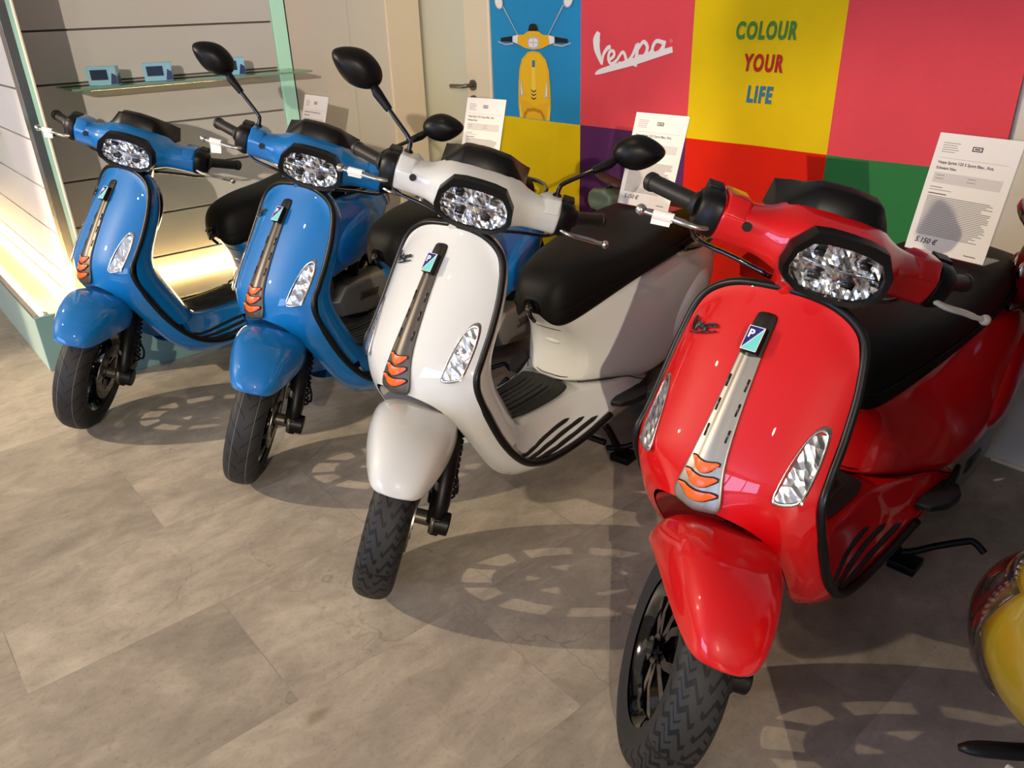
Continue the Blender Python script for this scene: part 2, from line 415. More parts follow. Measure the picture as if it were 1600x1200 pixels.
    gp = gp+[(x,-y,z) for x,y,z in reversed(gp[:-1])]; mb.add(*tube(cr(gp,5), .0095, 10), M_gloss); part(mb, 'grab_rail')
    # ---- tail lamp + rear indicators
    mb = MB(); rr = []
    for z, q in ((.658,[(-1.405,.122),(-1.440,.100),(-1.468,.050),(-1.472,0)]),(.628,[(-1.455,.132),(-1.498,.098),(-1.520,.048),(-1.524,0)]),(.592,[(-1.488,.134),(-1.532,.096),(-1.550,.048),(-1.553,0)]),(.545,[(-1.484,.130),(-1.522,.094),(-1.540,.046),(-1.544,0)])):
        rr.append([(x,y,z) for x,y in q]+[(x,-y,z) for x,y in reversed(q[:-1])])
    mb.add(*grid(rr), M_tail); part(mb, 'tail_lamp', sub=2, solid=.006)
    for s in (1,-1):
        mb = MB(); V, F = tube(cr([(-1.372,.152,.655),(-1.410,.158,.630),(-1.445,.154,.595),(-1.458,.148,.560)],4), [.007]*5+[.011]*8, 8, flat=.6)
        if s < 0: V, F = mir(V, F)
        mb.add(V, F, M_refl); ri = part(mb, 'rear_turn_signal')
    # licence holder / rear mudguard
    mb = MB(); mb.add(*loft([[(x,-w,z),(x,w,z),(x-.01,w,z+.01),(x-.01,-w,z+.01)] for x,w,z in ((-1.46,.05,.53),(-1.54,.06,.44),(-1.565,.075,.34),(-1.57,.07,.28))]), M_black); part(mb, 'rear_mudguard')
    # ---- footrests
    for s in (1,-1):
        mb = MB()
        V, F = loft([[(-.760,.188,.283),(-.766,.224,.286),(-.768,.226,.270),(-.762,.190,.266)], [(-.79,.190,.292),(-.80,.252,.294),(-.80,.252,.272),(-.79,.190,.268)], [(-.85,.200,.296),(-.855,.262,.297),(-.855,.260,.272),(-.85,.200,.268)],
                     [(-.892,.205,.300),(-.892,.243,.300),(-.892,.243,.276),(-.892,.205,.274)]])
        if s < 0: V, F = mir(V, F)
        mb.add(V, F, M_mat)
        V, F = loft([[(-.84,.212,.292),(-.84,.222,.292),(-.84,.226,.268),(-.84,.212,.268)], [(-.90,.216,.312),(-.90,.228,.312),(-.90,.230,.276),(-.90,.216,.276)], [(-.945,.214,.325),(-.945,.226,.325),(-.952,.226,.292),(-.952,.214,.292)]])
        if s < 0: V, F = mir(V, F)
        mb.add(V, F, M_black); part(mb, 'footrest', bevel=.004)
    # ---- engine, rear wheel, stand, exhaust
    mb = MB()
    E_ = [[(-1.06,.18),(-1.12,.255),(-1.24,.27),(-1.38,.265),(-1.49,.22),(-1.50,.14),(-1.42,.09),(-1.24,.08),(-1.10,.10)]]
    def ring(sx, y): return [(-1.26+(x+1.26)*sx, y, .18+(z-.18)*sx) for x, z in E_[0]]
    mb.add(*loft([ring(1,.075), ring(1,.140), ring(.9,.170), ring(.72,.182)]), M_eng)
    mb.add(*loft([[(-.92,.05,.20),(-.92,.10,.20),(-.92,.10,.26),(-.92,.05,.26)],[(-1.1,.05,.14),(-1.1,.12,.14),(-1.1,.12,.30),(-1.1,.05,.30)]]), M_eng)
    eng = part(mb, 'engine_cover', bevel=.006)
    mb = MB(); mb.add(*loft([[(-1.19,.181,.160),(-1.31,.181,.165),(-1.32,.181,.195),(-1.20,.181,.20)],[(-1.20,.189,.165),(-1.30,.189,.170),(-1.31,.189,.19),(-1.205,.189,.195)]]), M_gun); part(mb, 'cover_emblem', parent=eng)
    mb = MB(); wheel_tyre(mb, -1.34, .085, .215, .055, M_rub); rw = part(mb, 'rear_wheel')
    mb = MB(); rim_mesh(mb, -1.34, .215); part(mb, 'rear_rim', parent=rw, ang=30)
    mb = MB(); mb.add(*tube([(-.90,-.10,.22),(-1.0,-.12,.26),(-1.1,-.14,.31)], .014, 10), M_black)
    mb.add(*tube([(-1.08,-.14,.30),(-1.14,-.145,.335),(-1.44,-.145,.365),(-1.48,-.145,.37)], [.03,.055,.055,.03], 18), M_black); part(mb, 'exhaust')
    mb = MB()
    for s in (1,-1): mb.add(*tube([(-.84,.085*s,.17),(-.865,.12*s,.11),(-.89,.155*s,.022)], .013, 10), M_black); mb.add(*box((-.895,.165*s,.012), (.07,.07,.024)), M_black)
    mb.add(*tube([(-.86,-.11,.06),(-.86,.11,.06)], .011, 10), M_black)
    mb.add(*tube(cr([(-.87,.11,.035),(-.895,.17,.050),(-.925,.22,.078),(-.957,.275,.104),(-.965,.295,.108),(-.957,.325,.094)],3), .0095, 10), M_black)
    part(mb, 'centre_stand', bevel=.003)
    mb = MB(); mb.add(*cyl((-1.22,.12,.27),(-1.26,.13,.50), .026, 16), M_black); part(mb, 'rear_shock')
    # ---- tie panel with badge and orange strips
    mb = MB(); rows = []
    TZ = [(.868,.018,.010),(.860,.021,.016),(.842,.022,.018),(.812,.022,.018),(.800,.0225,.013),(.76,.024,.012),(.70,.028,.012),(.64,.034,.013),(.600,.041,.014),(.565,.050,.014),(.545,.050,.013),(.535,.044,.008)]
    for z, w, h in TZ:
        r = []
        for f, hh in ((-1,-.004),(-1,.3),(-.93,.62),(-.55,.75),(-.38,1.35),(0,1.5),(.38,1.35),(.55,.75),(.93,.62),(1,.3),(1,-.004)):
            zz = z-.006*(1-abs(f)) if z < .60 else z
            r.append((shield_x(w*f, max(zz,.54))+.001+h*hh*(.62 if z < .80 else .55), w*f, zz))
        rows.append(r)
    V, F = grid(rows[4:], flip=False); F.append(tuple(7*11+i for i in range(11))); mb.add(V, F, M_gun)
    V, F = grid(rows[:5], flip=False); F.append(tuple(reversed(range(11)))); mb.add(V, F, M_gun2)
    tie = part(mb, 'tie_panel', role='tie', sub=1)
    def tie_x(y, z):
        for (z0,w0,h0),(z1,w1,h1) in zip(TZ, TZ[1:]):
            if z0 >= z >= z1:
                t = (z0-z)/(z0-z1); w = w0+(w1-w0)*t; h = h0+(h1-h0)*t; f = abs(y)/w
                prof = [(0,1.5),(.38,1.35),(.55,.75),(.93,.62),(1,.3)]
                for (a,b),(c,d) in zip(prof, prof[1:]):
                    if a <= f <= c: return shield_x(y, z)+.001+h*(b+(d-b)*(f-a)/(c-a))*(.62 if z < .80 else .55)
        return shield_x(y, z)+.008
    # badge: angled plate
    mb = MB()
    bt, bb = Vector((-.238,0,.849)), Vector((-.208,0,.813)); d = (bb-bt)
    n = Vector((.77,0,.64)); w = .0155
    q = [bt+Vector((0,-w,0)), bt+Vector((0,w,0)), bb+Vector((0,w,0)), bb+Vector((0,-w,0))]
    base = [p-n*.022-(p-(bt+bb)/2)*-.12 for p in q]; topq = [(bt+bb)/2+(p-(bt+bb)/2)*1.08 for p in q]
    mb.add(*loft([base, topq]), M_black); bd = part(mb, 'badge_housing', parent=tie, bevel=.002)
    mb = MB(); e = n*.0012; TL, TR, BR, BL = q     # viewer-left is -Y
    mb.add([TL+e, TR+e, BL+e], [(0,2,1)], M_navy); mb.add([TR+e, BR+e, BL+e], [(0,2,1)], M_mint)
    ux, uy = Vector((0,1,0)), (bt-bb).normalized()
    mb.add(*onplane(text_mesh('P', .022, .0006, 0), (bt+bb)/2+Vector((0,-.0065,0))+uy*.008+n*.002, ux, uy, 0), M_bwhite)
    L2 = (bt-bb).length/2
    for a, b in (((-w,L2),(w,L2)),((w,L2),(w,-L2)),((w,-L2),(-w,-L2)),((-w,-L2),(-w,L2)),((-w,-L2),(w,L2))):
        c = (bt+bb)/2; mb.add(*tube([c+ux*a[0]+uy*a[1]+n*.0014, c+ux*b[0]+uy*b[1]+n*.0014], .0007, 6), M_bwhite)
    part(mb, 'shield_badge', parent=tie, smooth=False)
    for z, w in ((.618,.028),(.593,.034),(.566,.041)):
        mb = MB(); top_, mid_, bot_ = [], [], []
        for k in range(13):
            f = -1+k/6; y = w*f; zc = z+.013*abs(f)**1.8-.005; th = .0116*(1-abs(f)**2.6)+.0014
            top_.append((tie_x(y, zc+th)+.0020, y, zc+th)); mid_.append((tie_x(y, zc)+.0042, y, zc)); bot_.append((tie_x(y, zc-th*.4)+.0020, y, zc-th*.4))
        mb.add(*grid([top_, mid_, bot_]), M_orange)
        dk = MB(); rr1 = [(x-.0016, y*1.06, zz+.0022) for x,y,zz in top_]; rr2 = [(x-.0016,y*1.06,zz-.0022) for x,y,zz in bot_]
        mb.add(*grid([rr1, rr2]), M_black)
        part(mb, 'orange_strip', parent=tie)
    for s in (1,-1):
        for z in (.755,.715,.672):
            mb = MB(); y = s*.0195*(1+(.755-z)*1.6)
            mb.add(*loft([[(tie_x(y,zz)-.0005,y-.0022,zz),(tie_x(y,zz)-.0005,y+.0022,zz),(tie_x(y,zz)+.0018,y+.0018,zz),(tie_x(y,zz)+.0018,y-.0018,zz)] for zz in (z+.010,z-.010)]), M_gloss)
            part(mb, 'vent_slot', parent=tie)
    # ---- front turn signals
    for s in (1,-1):
        ol = [(.160,.716),(.172,.713),(.177,.700),(.180,.66),(.179,.62),(.1765,.592),(.165,.586),(.140,.583),(.130,.588),(.1305,.602),(.134,.640),(.141,.674),(.149,.702)]; NL = len(ol)
        cy = sum(p[0] for p in ol)/NL; cz = sum(p[1] for p in ol)/NL
        def sp(f, h): return [(shield_x(cy+(y-cy)*f, cz+(z-cz)*f)+h, s*(cy+(y-cy)*f), cz+(z-cz)*f) for y, z in ol]
        mb = MB(); V, F = grid([sp(1.0,-.002), sp(1.0,.004), sp(.86,.0045), sp(.86,.001)], cv=True, flip=s > 0); mb.add(V, F, M_alu)
        ts = part(mb, 'turn_signal', sub=1)
        mb = MB(); rows = []
        for i in range(12):
            zz = .700-i*.0098; r = []
            t = (.712-zz)/.125; y0 = .153-.020*t; y1 = .1765
            for j in range(5): yy = y0+(y1-y0)*j/4; r.append((shield_x(yy,zz)+.0012+(.0012 if (i+j)%2 else 0), s*yy, zz))
            rows.append(r)
        mb.add(*grid(rows, flip=s < 0), M_refl); part(mb, 'reflector', parent=ts, smooth=False)
        mb = MB(); V, F = grid([sp(.90,.0052), sp(.6,.0075)], cv=True, flip=s > 0); F.append(tuple(NL+k for k in range(NL)) if s < 0 else tuple(NL+k for k in reversed(range(NL)))); mb.add(V, F, M_clear); part(mb, 'clear_cover', parent=ts)
    # =================================================== steered parts
    # front wheel
    mb = MB(); tread(mb, 0); fw = part(mb, 'front_tyre', True, role='tyre')
    mb = MB(); rim_mesh(mb, 0, .229); part(mb, 'wheel_rim', parent=fw, ang=30)
    mb = MB(); disc(mb); part(mb, 'brake_disc', parent=fw, smooth=True, ang=30)
    mb = MB(); mb.add(*cyl((0,-.045,.229),(0,-.062,.229),.014,6), M_steel); mb.add(*cyl((0,.04,.229),(0,.135,.229),.020,16), M_gun); part(mb, 'axle', parent=fw, ang=30)
    # fender
    mb = MB(); rows = []
    FS = [(-.150,.455,.105,.360),(-.115,.505,.112,.385),(-.060,.533,.110,.408),(0,.548,.106,.424),(.05,.549,.097,.430),(.10,.541,.086,.433),(.14,.524,.074,.435),(.172,.500,.062,.437),(.190,.478,.050,.439),(.199,.460,.036,.442),(.202,.450,.020,.444)]
    for x, zr, w, ze in FS:
        h = zr-ze; lean = .0
        r = [(x-.008,w,ze),(x-.006,w*1.01,ze+h*.06),(x-.003,w*1.02,ze+h*.38),(x,w*.95,ze+h*.66),(x+.001,w*.80,ze+h*.86),(x+.003,w*.45,ze+h*.975),(x+.003,0,zr)]
        rows.append(r+[(p[0],-p[1],p[2]) for p in reversed(r[:-1])])
    mb.add(*grid(rows), P_); part(mb, 'front_fender', True, role='paint', sub=2, solid=.004)
    # fork: strut, spring, link, cap
    mb = MB(); mb.add(*tube([(.020,.112,.235),(-.005,.112,.285),(-.095,.095,.47)], [.023,.026,.026], 16), M_black)
    mb.add(*tube([(-.06,.10,.235),(-.115,.085,.40),(-.14,.06,.50)], .020, 14), M_black); mb.add(*tube([(-.14,.06,.50),(-.20,0,.60),(-.33,0,.86)], .022, 12), M_black)
    fk = part(mb, 'fork_strut', True)
    mb = MB(); ax0, ax1 = Vector((-.055,.125,.27)), Vector((-.12,.105,.44)); pts = []
    t_ = (ax1-ax0).normalized(); a_ = Vector((0,1,0)).cross(t_).normalized(); b_ = t_.cross(a_)
    for k in range(111): pts.append(ax0.lerp(ax1, k/110)+(a_*math.cos(k*.628)+b_*math.sin(k*.628))*.021)
    mb.add(*tube(pts, .0035, 5), M_black); mb.add(*cyl(ax0, ax1, .012, 10), M_gun); part(mb, 'coil_spring', parent=fk)
    mb = MB(); mb.add(*loft([[(.035,.105,.205),(.035,.128,.205),(.035,.128,.262),(.035,.105,.262)],[(-.02,.104,.20),(-.02,.130,.20),(-.02,.130,.262),(-.02,.104,.262)],[(-.085,.10,.225),(-.085,.13,.225),(-.085,.13,.262),(-.085,.10,.262)]]), M_black); mb.add(*cyl((.012,.10,.235),(.012,.150,.235), .031, 20), M_black); mb.add(*cyl((.012,.10,.235),(.012,.112,.235), .034, 20), M_gun)
    part(mb, 'trailing_link', parent=fk, bevel=.004, ang=35)
    mb = MB(); mb.add(*loft([[(-.02,.075,.30),(-.02,.115,.30),(-.02,.115,.345),(-.02,.075,.345)],[(-.085,.075,.255),(-.085,.115,.255),(-.085,.115,.315),(-.085,.075,.315)]]), M_gun); mb.add(*tube(cr([(-.05,.125,.30),(-.075,.15,.27),(-.10,.145,.29),(-.09,.13,.34),(-.12,.10,.42)],4), .004, 8), M_black)
    part(mb, 'brake_caliper', parent=fk, bevel=.004)
    # ---- handlebar cover
    mb = MB(); ss = []
    def cs(y, cx, cz, ax, az, p=2.6, tilt=-.22, fx=0):
        cx -= .0
        r = []
        for k in range(16):
            a = 2*PI*k/16; c, s = math.cos(a), math.sin(a); u = math.copysign(abs(c)**(2/p), c)*ax; v = math.copysign(abs(s)**(2/p), s)*az
            x = cx+u*math.cos(tilt)+v*math.sin(tilt)*(-1); z = cz+u*math.sin(tilt)+v*math.cos(tilt); r.append((min(x, fx) if fx else x, y, z))
        return r
    st = [(0,-.335,.996,.092,.064,3.2),(.035,-.335,.996,.091,.063,3.2),(.068,-.336,.994,.085,.060,3.0),(.092,-.338,.991,.068,.052,2.6),(.115,-.341,.987,.049,.044,2.5),(.140,-.343,.984,.041,.040,2.6),(.175,-.348,.983,.038,.039,2.8),(.205,-.353,.982,.038,.039,3.0),(.209,-.354,.982,.036,.037,3.0)]
    L_ = [cs(*q, fx=(-.272 if q[0] < .10 else 0)) for q in st]; full = [[(p[0],-p[1],p[2]) for p in s] for s in reversed(L_[1:])]+L_
    V, F = loft(full); mb.add(V, F, P_)
    hc = part(mb, 'handlebar_cover', True, role='paint', sub=2)
    for s in (1,-1):                      # boxed switch pockets on the arms
        mb = MB(); V, F = loft([[(-.318,.150,.985),(-.345,.150,1.020),(-.385,.150,1.02),(-.385,.150,.97)],[(-.306,.165,1.000),(-.330,.165,1.030),(-.39,.165,1.028),(-.39,.165,.97)],[(-.308,.203,1.002),(-.334,.203,1.032),(-.40,.203,1.028),(-.40,.203,.97)]])
        if s < 0: V, F = mir(V, F)
        mb.add(V, F, P_); part(mb, 'arm_pocket', role='paint', parent=hc, bevel=.004)
    mb = MB()
    mb.add(*cyl((-.315,-.160,.992),(-.3005,-.160,.995), .0085, 14), M_black)
    part(mb, 'screw_cap', parent=hc, ang=30)
    mb = MB(); mb.add(*loft([[( cx+math.cos(a)*r, math.sin(a)*r*1.25, z) for a in [2*PI*k/16 for k in range(16)]] for cx, z, r in ((-.345,.955,.062),(-.345,.925,.052),(-.345,.885,.050))]), P_); part(mb, 'steering_neck', True, role='paint')
    # bezel + headlight
    OB = [(0,1.050),(.035,1.049),(.064,1.044),(.091,1.008),(.095,.972),(.087,.952),(.056,.934),(.028,.930),(0,.929)]
    OL = [(0,1.030),(.035,1.028),(.060,1.022),(.077,1.000),(.081,.974),(.074,.958),(.052,.945),(.026,.941),(0,.940)]
    def fullr(h, f=1, x=0): 
        pts = [(y*f, .99+(z-.99)*f) for y, z in h]; pts = pts+[(-y, z) for y, z in reversed(pts[1:-1])]
        return [(x-.010*(1 if z < 1.02 else 0)*0-.12*(z-.99)*0+(-.0035 if z < .96 else 0), y, z) for y, z in pts]
    mb = MB(); mb.add(*grid([fullr(OB,1.0,-.268), fullr(OB,1.0,-.240), fullr(OB,.985,-.234), fullr(OL,1.03,-.236), fullr(OL,1.0,-.243)], cv=True), M_black)
    bz = part(mb, 'headlight_bezel', True, ang=40)
    mb = MB(); rows = []
    nY, nZ = 22, 12
    for i in range(nZ+1):
        r = []
        for j in range(nY+1):
            v = i/nZ; z = 1.031-.092*v; u = j/nY*2-1; wv = .0825*(1-abs((z-.980)/.075)**3*.36)
            y = u*wv; dx = random.uniform(-.0045,.0045)*(1 if 0 < i < nZ and 0 < j < nY else 0)
            cup = -.003-.010*(1-(abs(u)-.5)**2*3)*(math.sin(PI*v*2)**2)
            if i == nZ//2: cup = -.001; dx = 0
            r.append((-.246+cup+dx, y, z))
        rows.append(r)
    mb.add(*grid(rows), M_refl); hl = part(mb, 'headlight_reflector', parent=bz, smooth=False)
    mb = MB()
    mb.add(*tube([(-.247,-.072,.992),(-.243,0,.988),(-.247,.072,.992)], .0025, 6, flat=.6), M_chrome)
    for y in (-.042,.042): mb.add(*box((-.254,y,1.008),(.010,.018,.013)), M_gloss); mb.add(*box((-.254,y*.75,.967),(.010,.022,.012)), M_gloss)
    part(mb, 'led_bar', parent=bz)
    mb = MB(); V, F = grid([fullr(OL,1.0,-.2435), fullr(OL,.6,-.2405)], cv=True); F.append(tuple(16+k for k in range(16))); mb.add(V, F, M_clear); part(mb, 'headlight_lens', parent=bz)
    # fly screen / instrument hood
    mb = MB(); rr = []
    for y, zb, xt, zt in ((-.110,1.030,-.368,1.034),(-.102,1.032,-.365,1.041),(-.082,1.040,-.356,1.066),(-.062,1.046,-.346,1.088),(-.052,1.048,-.343,1.092),(0,1.053,-.338,1.097),(.052,1.048,-.343,1.092),(.062,1.046,-.346,1.088),(.082,1.040,-.356,1.066),(.102,1.032,-.365,1.041),(.110,1.030,-.368,1.034)):
        rr.append([(xt+.018,y,zb-.012),(xt+.017,y,zb+.002),(xt+.002,y*.98,zt-.003),(xt-.004,y*.98,zt),(xt-.030,y*.98,zt+.002),(xt-.090,y,zb+.022),(xt-.10,y,zb-.03)])
    mb.add(*loft(rr, flip=False), M_black); part(mb, 'fly_screen', True, ang=50)
    mb = MB(); mb.add(*box((-.425,0,1.04),(.05,.12,.035), Matrix.Rotation(.5,3,'Y')), M_gloss); part(mb, 'instrument_panel', True, bevel=.008)
    # switchgear, grips, levers
    for s in (1,-1):
        mb = MB()
        d = Vector((-.62,.78,-.03)).normalized(); o = Vector((-.353,.207,.984)); dd = Vector((-.25,.96,-.02)).normalized()
        L_ = []
        for t, rx, rz in ((0,.039,.041),(.012,.041,.043),(.030,.038,.040),(.040,.030,.032)):
            c = o+dd*t; L_.append([(c.x+math.copysign(abs(math.cos(a))**.7,math.cos(a))*rx, c.y, c.z+math.copysign(abs(math.sin(a))**.7,math.sin(a))*rz) for a in [2*PI*k/16 for k in range(16)]])
        V, F = loft(L_); V2, F2 = box((-.385,.222,1.018),(.035,.03,.022))
        if s < 0: V, F = mir(V, F); V2, F2 = mir(V2, F2)
        mb.add(V, F, M_black); mb.add(V2, F2, M_black); part(mb, 'switch_housing', True, ang=40, bevel=.002)
        mb = MB(); a = Vector((-.368,.236,.986)); b = Vector((-.462,.330,.972)); g = (b-a)
        V, F = tube([a, a+g*.05, a+g*.10, a+g*.12, a+g*.85, a+g*.90, a+g*.91, a+g*.99, b+g*.02], [.024,.026,.023,.0168,.0165,.0165,.0185,.0185,.015], 20)
        if s < 0: V, F = mir(V, F)
        mb.add(V, F, M_grip); part(mb, 'grip', True, ang=35)
        mb = MB(); lp = cr([(-.326,.214,.966),(-.318,.238,.962),(-.322,.262,.960),(-.333,.290,.957),(-.340,.318,.953),(-.347,.336,.951)], 4)
        V, F = tube(lp, [.0075]*6+[.0078]*10+[.0062]*5, 12, flat=.75); V2, F2 = sphere((-.348,.341,.951), .0105, 14, 9)
        if s < 0: V, F = mir(V, F); V2, F2 = mir(V2, F2)
        mb.add(V, F, M_alu); mb.add(V2, F2, M_alu); part(mb, 'brake_lever', True, role='lever%d' % s)
        mb = MB(); V, F = tube(cr([(-.40,.20,.955),(-.43,.225,.925),(-.43,.20,.90),(-.40,.13,.90),(-.36,.06,.90)], 4), .005, 8)
        if s < 0: V, F = mir(V, F)
        mb.add(V, F, M_gloss); part(mb, 'brake_cable', True)
        # mirrors
        mb = MB(); V, F = tube([(-.372,.190,.995),(-.372,.190,1.018),(-.372,.190,1.034)], [.017,.016,.010], 12); V3, F3 = box((-.350,.188,1.006),(.028,.016,.034))
        p0 = [(-.372,.190,1.028),(-.374,.190,1.050),(-.380,.200,1.064),(-.395,.258,1.108)]; V1, F1 = tube(cr(p0,4), .0058, 10)
        V2, F2 = tube([(-.395,.258,1.108),(-.410,.294,1.133),(-.418,.306,1.144)], [.0092,.0125,.010], 12)
        if s < 0: V, F = mir(V, F); V1, F1 = mir(V1, F1); V2, F2 = mir(V2, F2); V3, F3 = mir(V3, F3)
        mb.add(V, F, M_black); mb.add(V1, F1, M_gloss); mb.add(V2, F2, M_black); mb.add(V3, F3, M_black); ms = part(mb, 'mirror_stalk', True, role='mirror', ang=40)
        mb = MB(); c = Vector((-.425,.356,1.174)); ax = Vector((0.02,1,.30)).normalized(); upv = Vector((0,-.30,1)).normalized(); fw_ = ax.cross(upv)
        rings = []
        for h, f in ((-.016,.93),(-.010,1.0),(0,1.0),(.016,.90),(.030,.66),(.038,.35)):
            rg = []
            for k in range(24):
                t = 2*PI*k/24; u = math.cos(t); v = math.sin(t)
                egg = .044*(1-.38*max(u,0)**1.3) if True else .04
                rg.append(c+ax*(u*.066*f)+upv*(v*egg*f)+fw_*(h))
            rings.append(rg)
        V, F = loft([[tuple(p) for p in r] for r in rings]); 
        if s < 0: V, F = mir(V, F)
        mb.add(V, F, M_black); mh = part(mb, 'mirror_housing', parent=ms, sub=1)
        mb = MB(); rg = [c+ax*(math.cos(t)*.061)+upv*(math.sin(t)*.040*(1-.38*max(math.cos(t),0)**1.3))+fw_*-.0165 for t in [2*PI*k/24 for k in range(24)]]
        V = [tuple(p) for p in rg]; F = [tuple(range(24))]
        if s < 0: V, F = mir(V, F)
        mb.add(V, F, M_chrome); part(mb, 'mirror_glass', parent=ms, smooth=False)

SCRIPT = [   # two-dimensional strokes of the lettering, x 0..1
    ([(.02,.95),(.0,.75),(.06,.35),(.14,.02)], [.05,.09,.10,.08]),
    ([(.14,.02),(.18,.30),(.27,.62),(.34,.66)], [.05,.05,.06,.05]),
    ([(.27,.32),(.36,.38),(.37,.52),(.30,.52),(.25,.34),(.29,.20),(.40,.26)], .045),
    ([(.40,.26),(.46,.50),(.52,.36),(.50,.22),(.42,.24)], .045),
    ([(.55,.58),(.58,.30),(.55,.05)], .05), ([(.56,.50),(.64,.62),(.70,.50),(.64,.36),(.58,.40)], .045),
    ([(.88,.62),(.78,.66),(.73,.52),(.78,.42),(.88,.56),(.88,.62),(.88,.46),(.96,.50)], .045),
    ([(.03,-.14),(.5,.02),(1.0,.20)], [.05,.10,.05])]

def cowl_y(T, x, z):
    best = None
    for (a,b,c),(d,e,f) in zip(T[3:], T[4:]):
        if a[0] >= x >= d[0]:
            t = (a[0]-x)/(a[0]-d[0]); A = Vector(a).lerp(Vector(d),t); Bm = Vector(b).lerp(Vector(e),t); Cc = Vector(c).lerp(Vector(f),t)
            for k in range(41):
                s = k/40; p = A*(2*(s-.5)*(s-1))+Bm*(4*s*(1-s))+Cc*(2*s*(s-.5))
                if best is None or abs(p.z-z) < best[0]: best = (abs(p.z-z), p.y)
            return best[1]
    return .15
def wheel_tyre(mb, cx, _, R, w, m):
    rows = []
    for i in range(64):
        a = 2*PI*i/64; r = []
        for k in range(17):
            t = -1+k/8; y = w*math.sin(t*PI/2*1.18); rr = R-.085+.085*math.cos(t*PI/2*1.0)**.62 if abs(t) < 1 else R-.085
            r.append((cx+rr*math.cos(a), y, R+rr*math.sin(a)))
        rows.append(r)
    mb.add(*grid(rows, cu=True), m)
def tread(mb, kind):
    R, w = .229, .0525; N, M_ = 160, 32; rows = []
    mb.uv = []
    for i in range(N):
        a = 2*PI*i/N; r = []
        for k in range(M_+1):
            t = -1+2*k/M_
            y = w*math.sin(t*PI/2*1.22)/math.sin(PI/2) if abs(t) < .82 else math.copysign(w*(math.sin(.82*PI/2*1.22)-(abs(t)-.82)*.9), t)
            rr = R-.078*(abs(t)**2.5)
            g = 0; at = abs(t)
            rr -= g
            r.append((rr*math.cos(a), y, R+rr*math.sin(a))); mb.uv.append((i/N, t, 0))
        rows.append(r)
    mb.add(*grid(rows, cu=True), M_street if kind == 0 else M_sport)
def tyre_material(kind=0):
    m = mat('street_tyre_rubber', (38,37,36), .6, spec=.35)
    n, l, b = nodes(m)
    at = n.new('ShaderNodeAttribute'); at.attribute_name = 'tread'
    sx_ = n.new('ShaderNodeSeparateXYZ'); l.new(at.outputs['Vector'], sx_.inputs[0])
    def M(op, a, b_=None, c=None):
        q = n.new('ShaderNodeMath'); q.operation = op
        for i, v in enumerate((a, b_, c)):
            if v is None: continue
            if isinstance(v, (int, float)): q.inputs[i].default_value = v
            else: l.new(v, q.inputs[i])
        return q.outputs[0]
    a, t = sx_.outputs[0], sx_.outputs[1]
    ab = M('ABSOLUTE', t); side = M('MULTIPLY', M('GREATER_THAN', t, 0), .5)
    ph = M('FRACT', M('ADD', M('ADD', M('MULTIPLY', a, 24), M('MULTIPLY', M('POWER', ab, .8), -1.7)), side))
    d = M('MINIMUM', ph, M('SUBTRACT', 1, ph))
    if kind:
        zz = M('PINGPONG', M('ADD', M('MULTIPLY', ab, 1.0), .05), .14)
        ph = M('FRACT', M('ADD', M('ADD', M('MULTIPLY', a, 30), M('ADD', M('MULTIPLY', ab, -1.5), M('MULTIPLY', zz, 3.2))), side))
        d = M('MINIMUM', ph, M('SUBTRACT', 1, ph))
        ph2 = M('FRACT', M('ADD', ph, .5)); d2 = M('ADD', M('MINIMUM', ph2, M('SUBTRACT', 1, ph2)), M('MULTIPLY', M('GREATER_THAN', M('ABSOLUTE', M('SUBTRACT', ab, .42)), .16), 1))
        d = M('MINIMUM', M('MULTIPLY', d, .32), M('MULTIPLY', d2, .75))
    g = M('MULTIPLY', M('LESS_THAN', d, .045), M('MULTIPLY', M('GREATER_THAN', ab, .02), M('LESS_THAN', ab, .74)))
    lines = M('MULTIPLY', M('LESS_THAN', M('ABSOLUTE', M('SUBTRACT', ab, .26)), .007), 0 if kind else 1)
    mx = n.new('ShaderNodeMix'); mx.data_type = 'RGBA'; mx.inputs[6].default_value = s2l((40,39,38)); mx.inputs[7].default_value = s2l((6,6,6)); l.new(g, mx.inputs[0])
    m2 = n.new('ShaderNodeMix'); m2.data_type = 'RGBA'; m2.inputs[7].default_value = s2l((120,112,104)); l.new(lines, m2.inputs[0]); l.new(mx.outputs[2], m2.inputs[6])
    l.new(m2.outputs[2], b.inputs['Base Color'])
    bp = n.new('ShaderNodeBump'); bp.invert = True; bp.inputs['Strength'].default_value = .8; bp.inputs['Distance'].default_value = .003; l.new(g, bp.inputs['Height']); l.new(bp.outputs['Normal'], b.inputs['Normal'])
    return m
M_street = tyre_material(); M_sport = tyre_material(1)
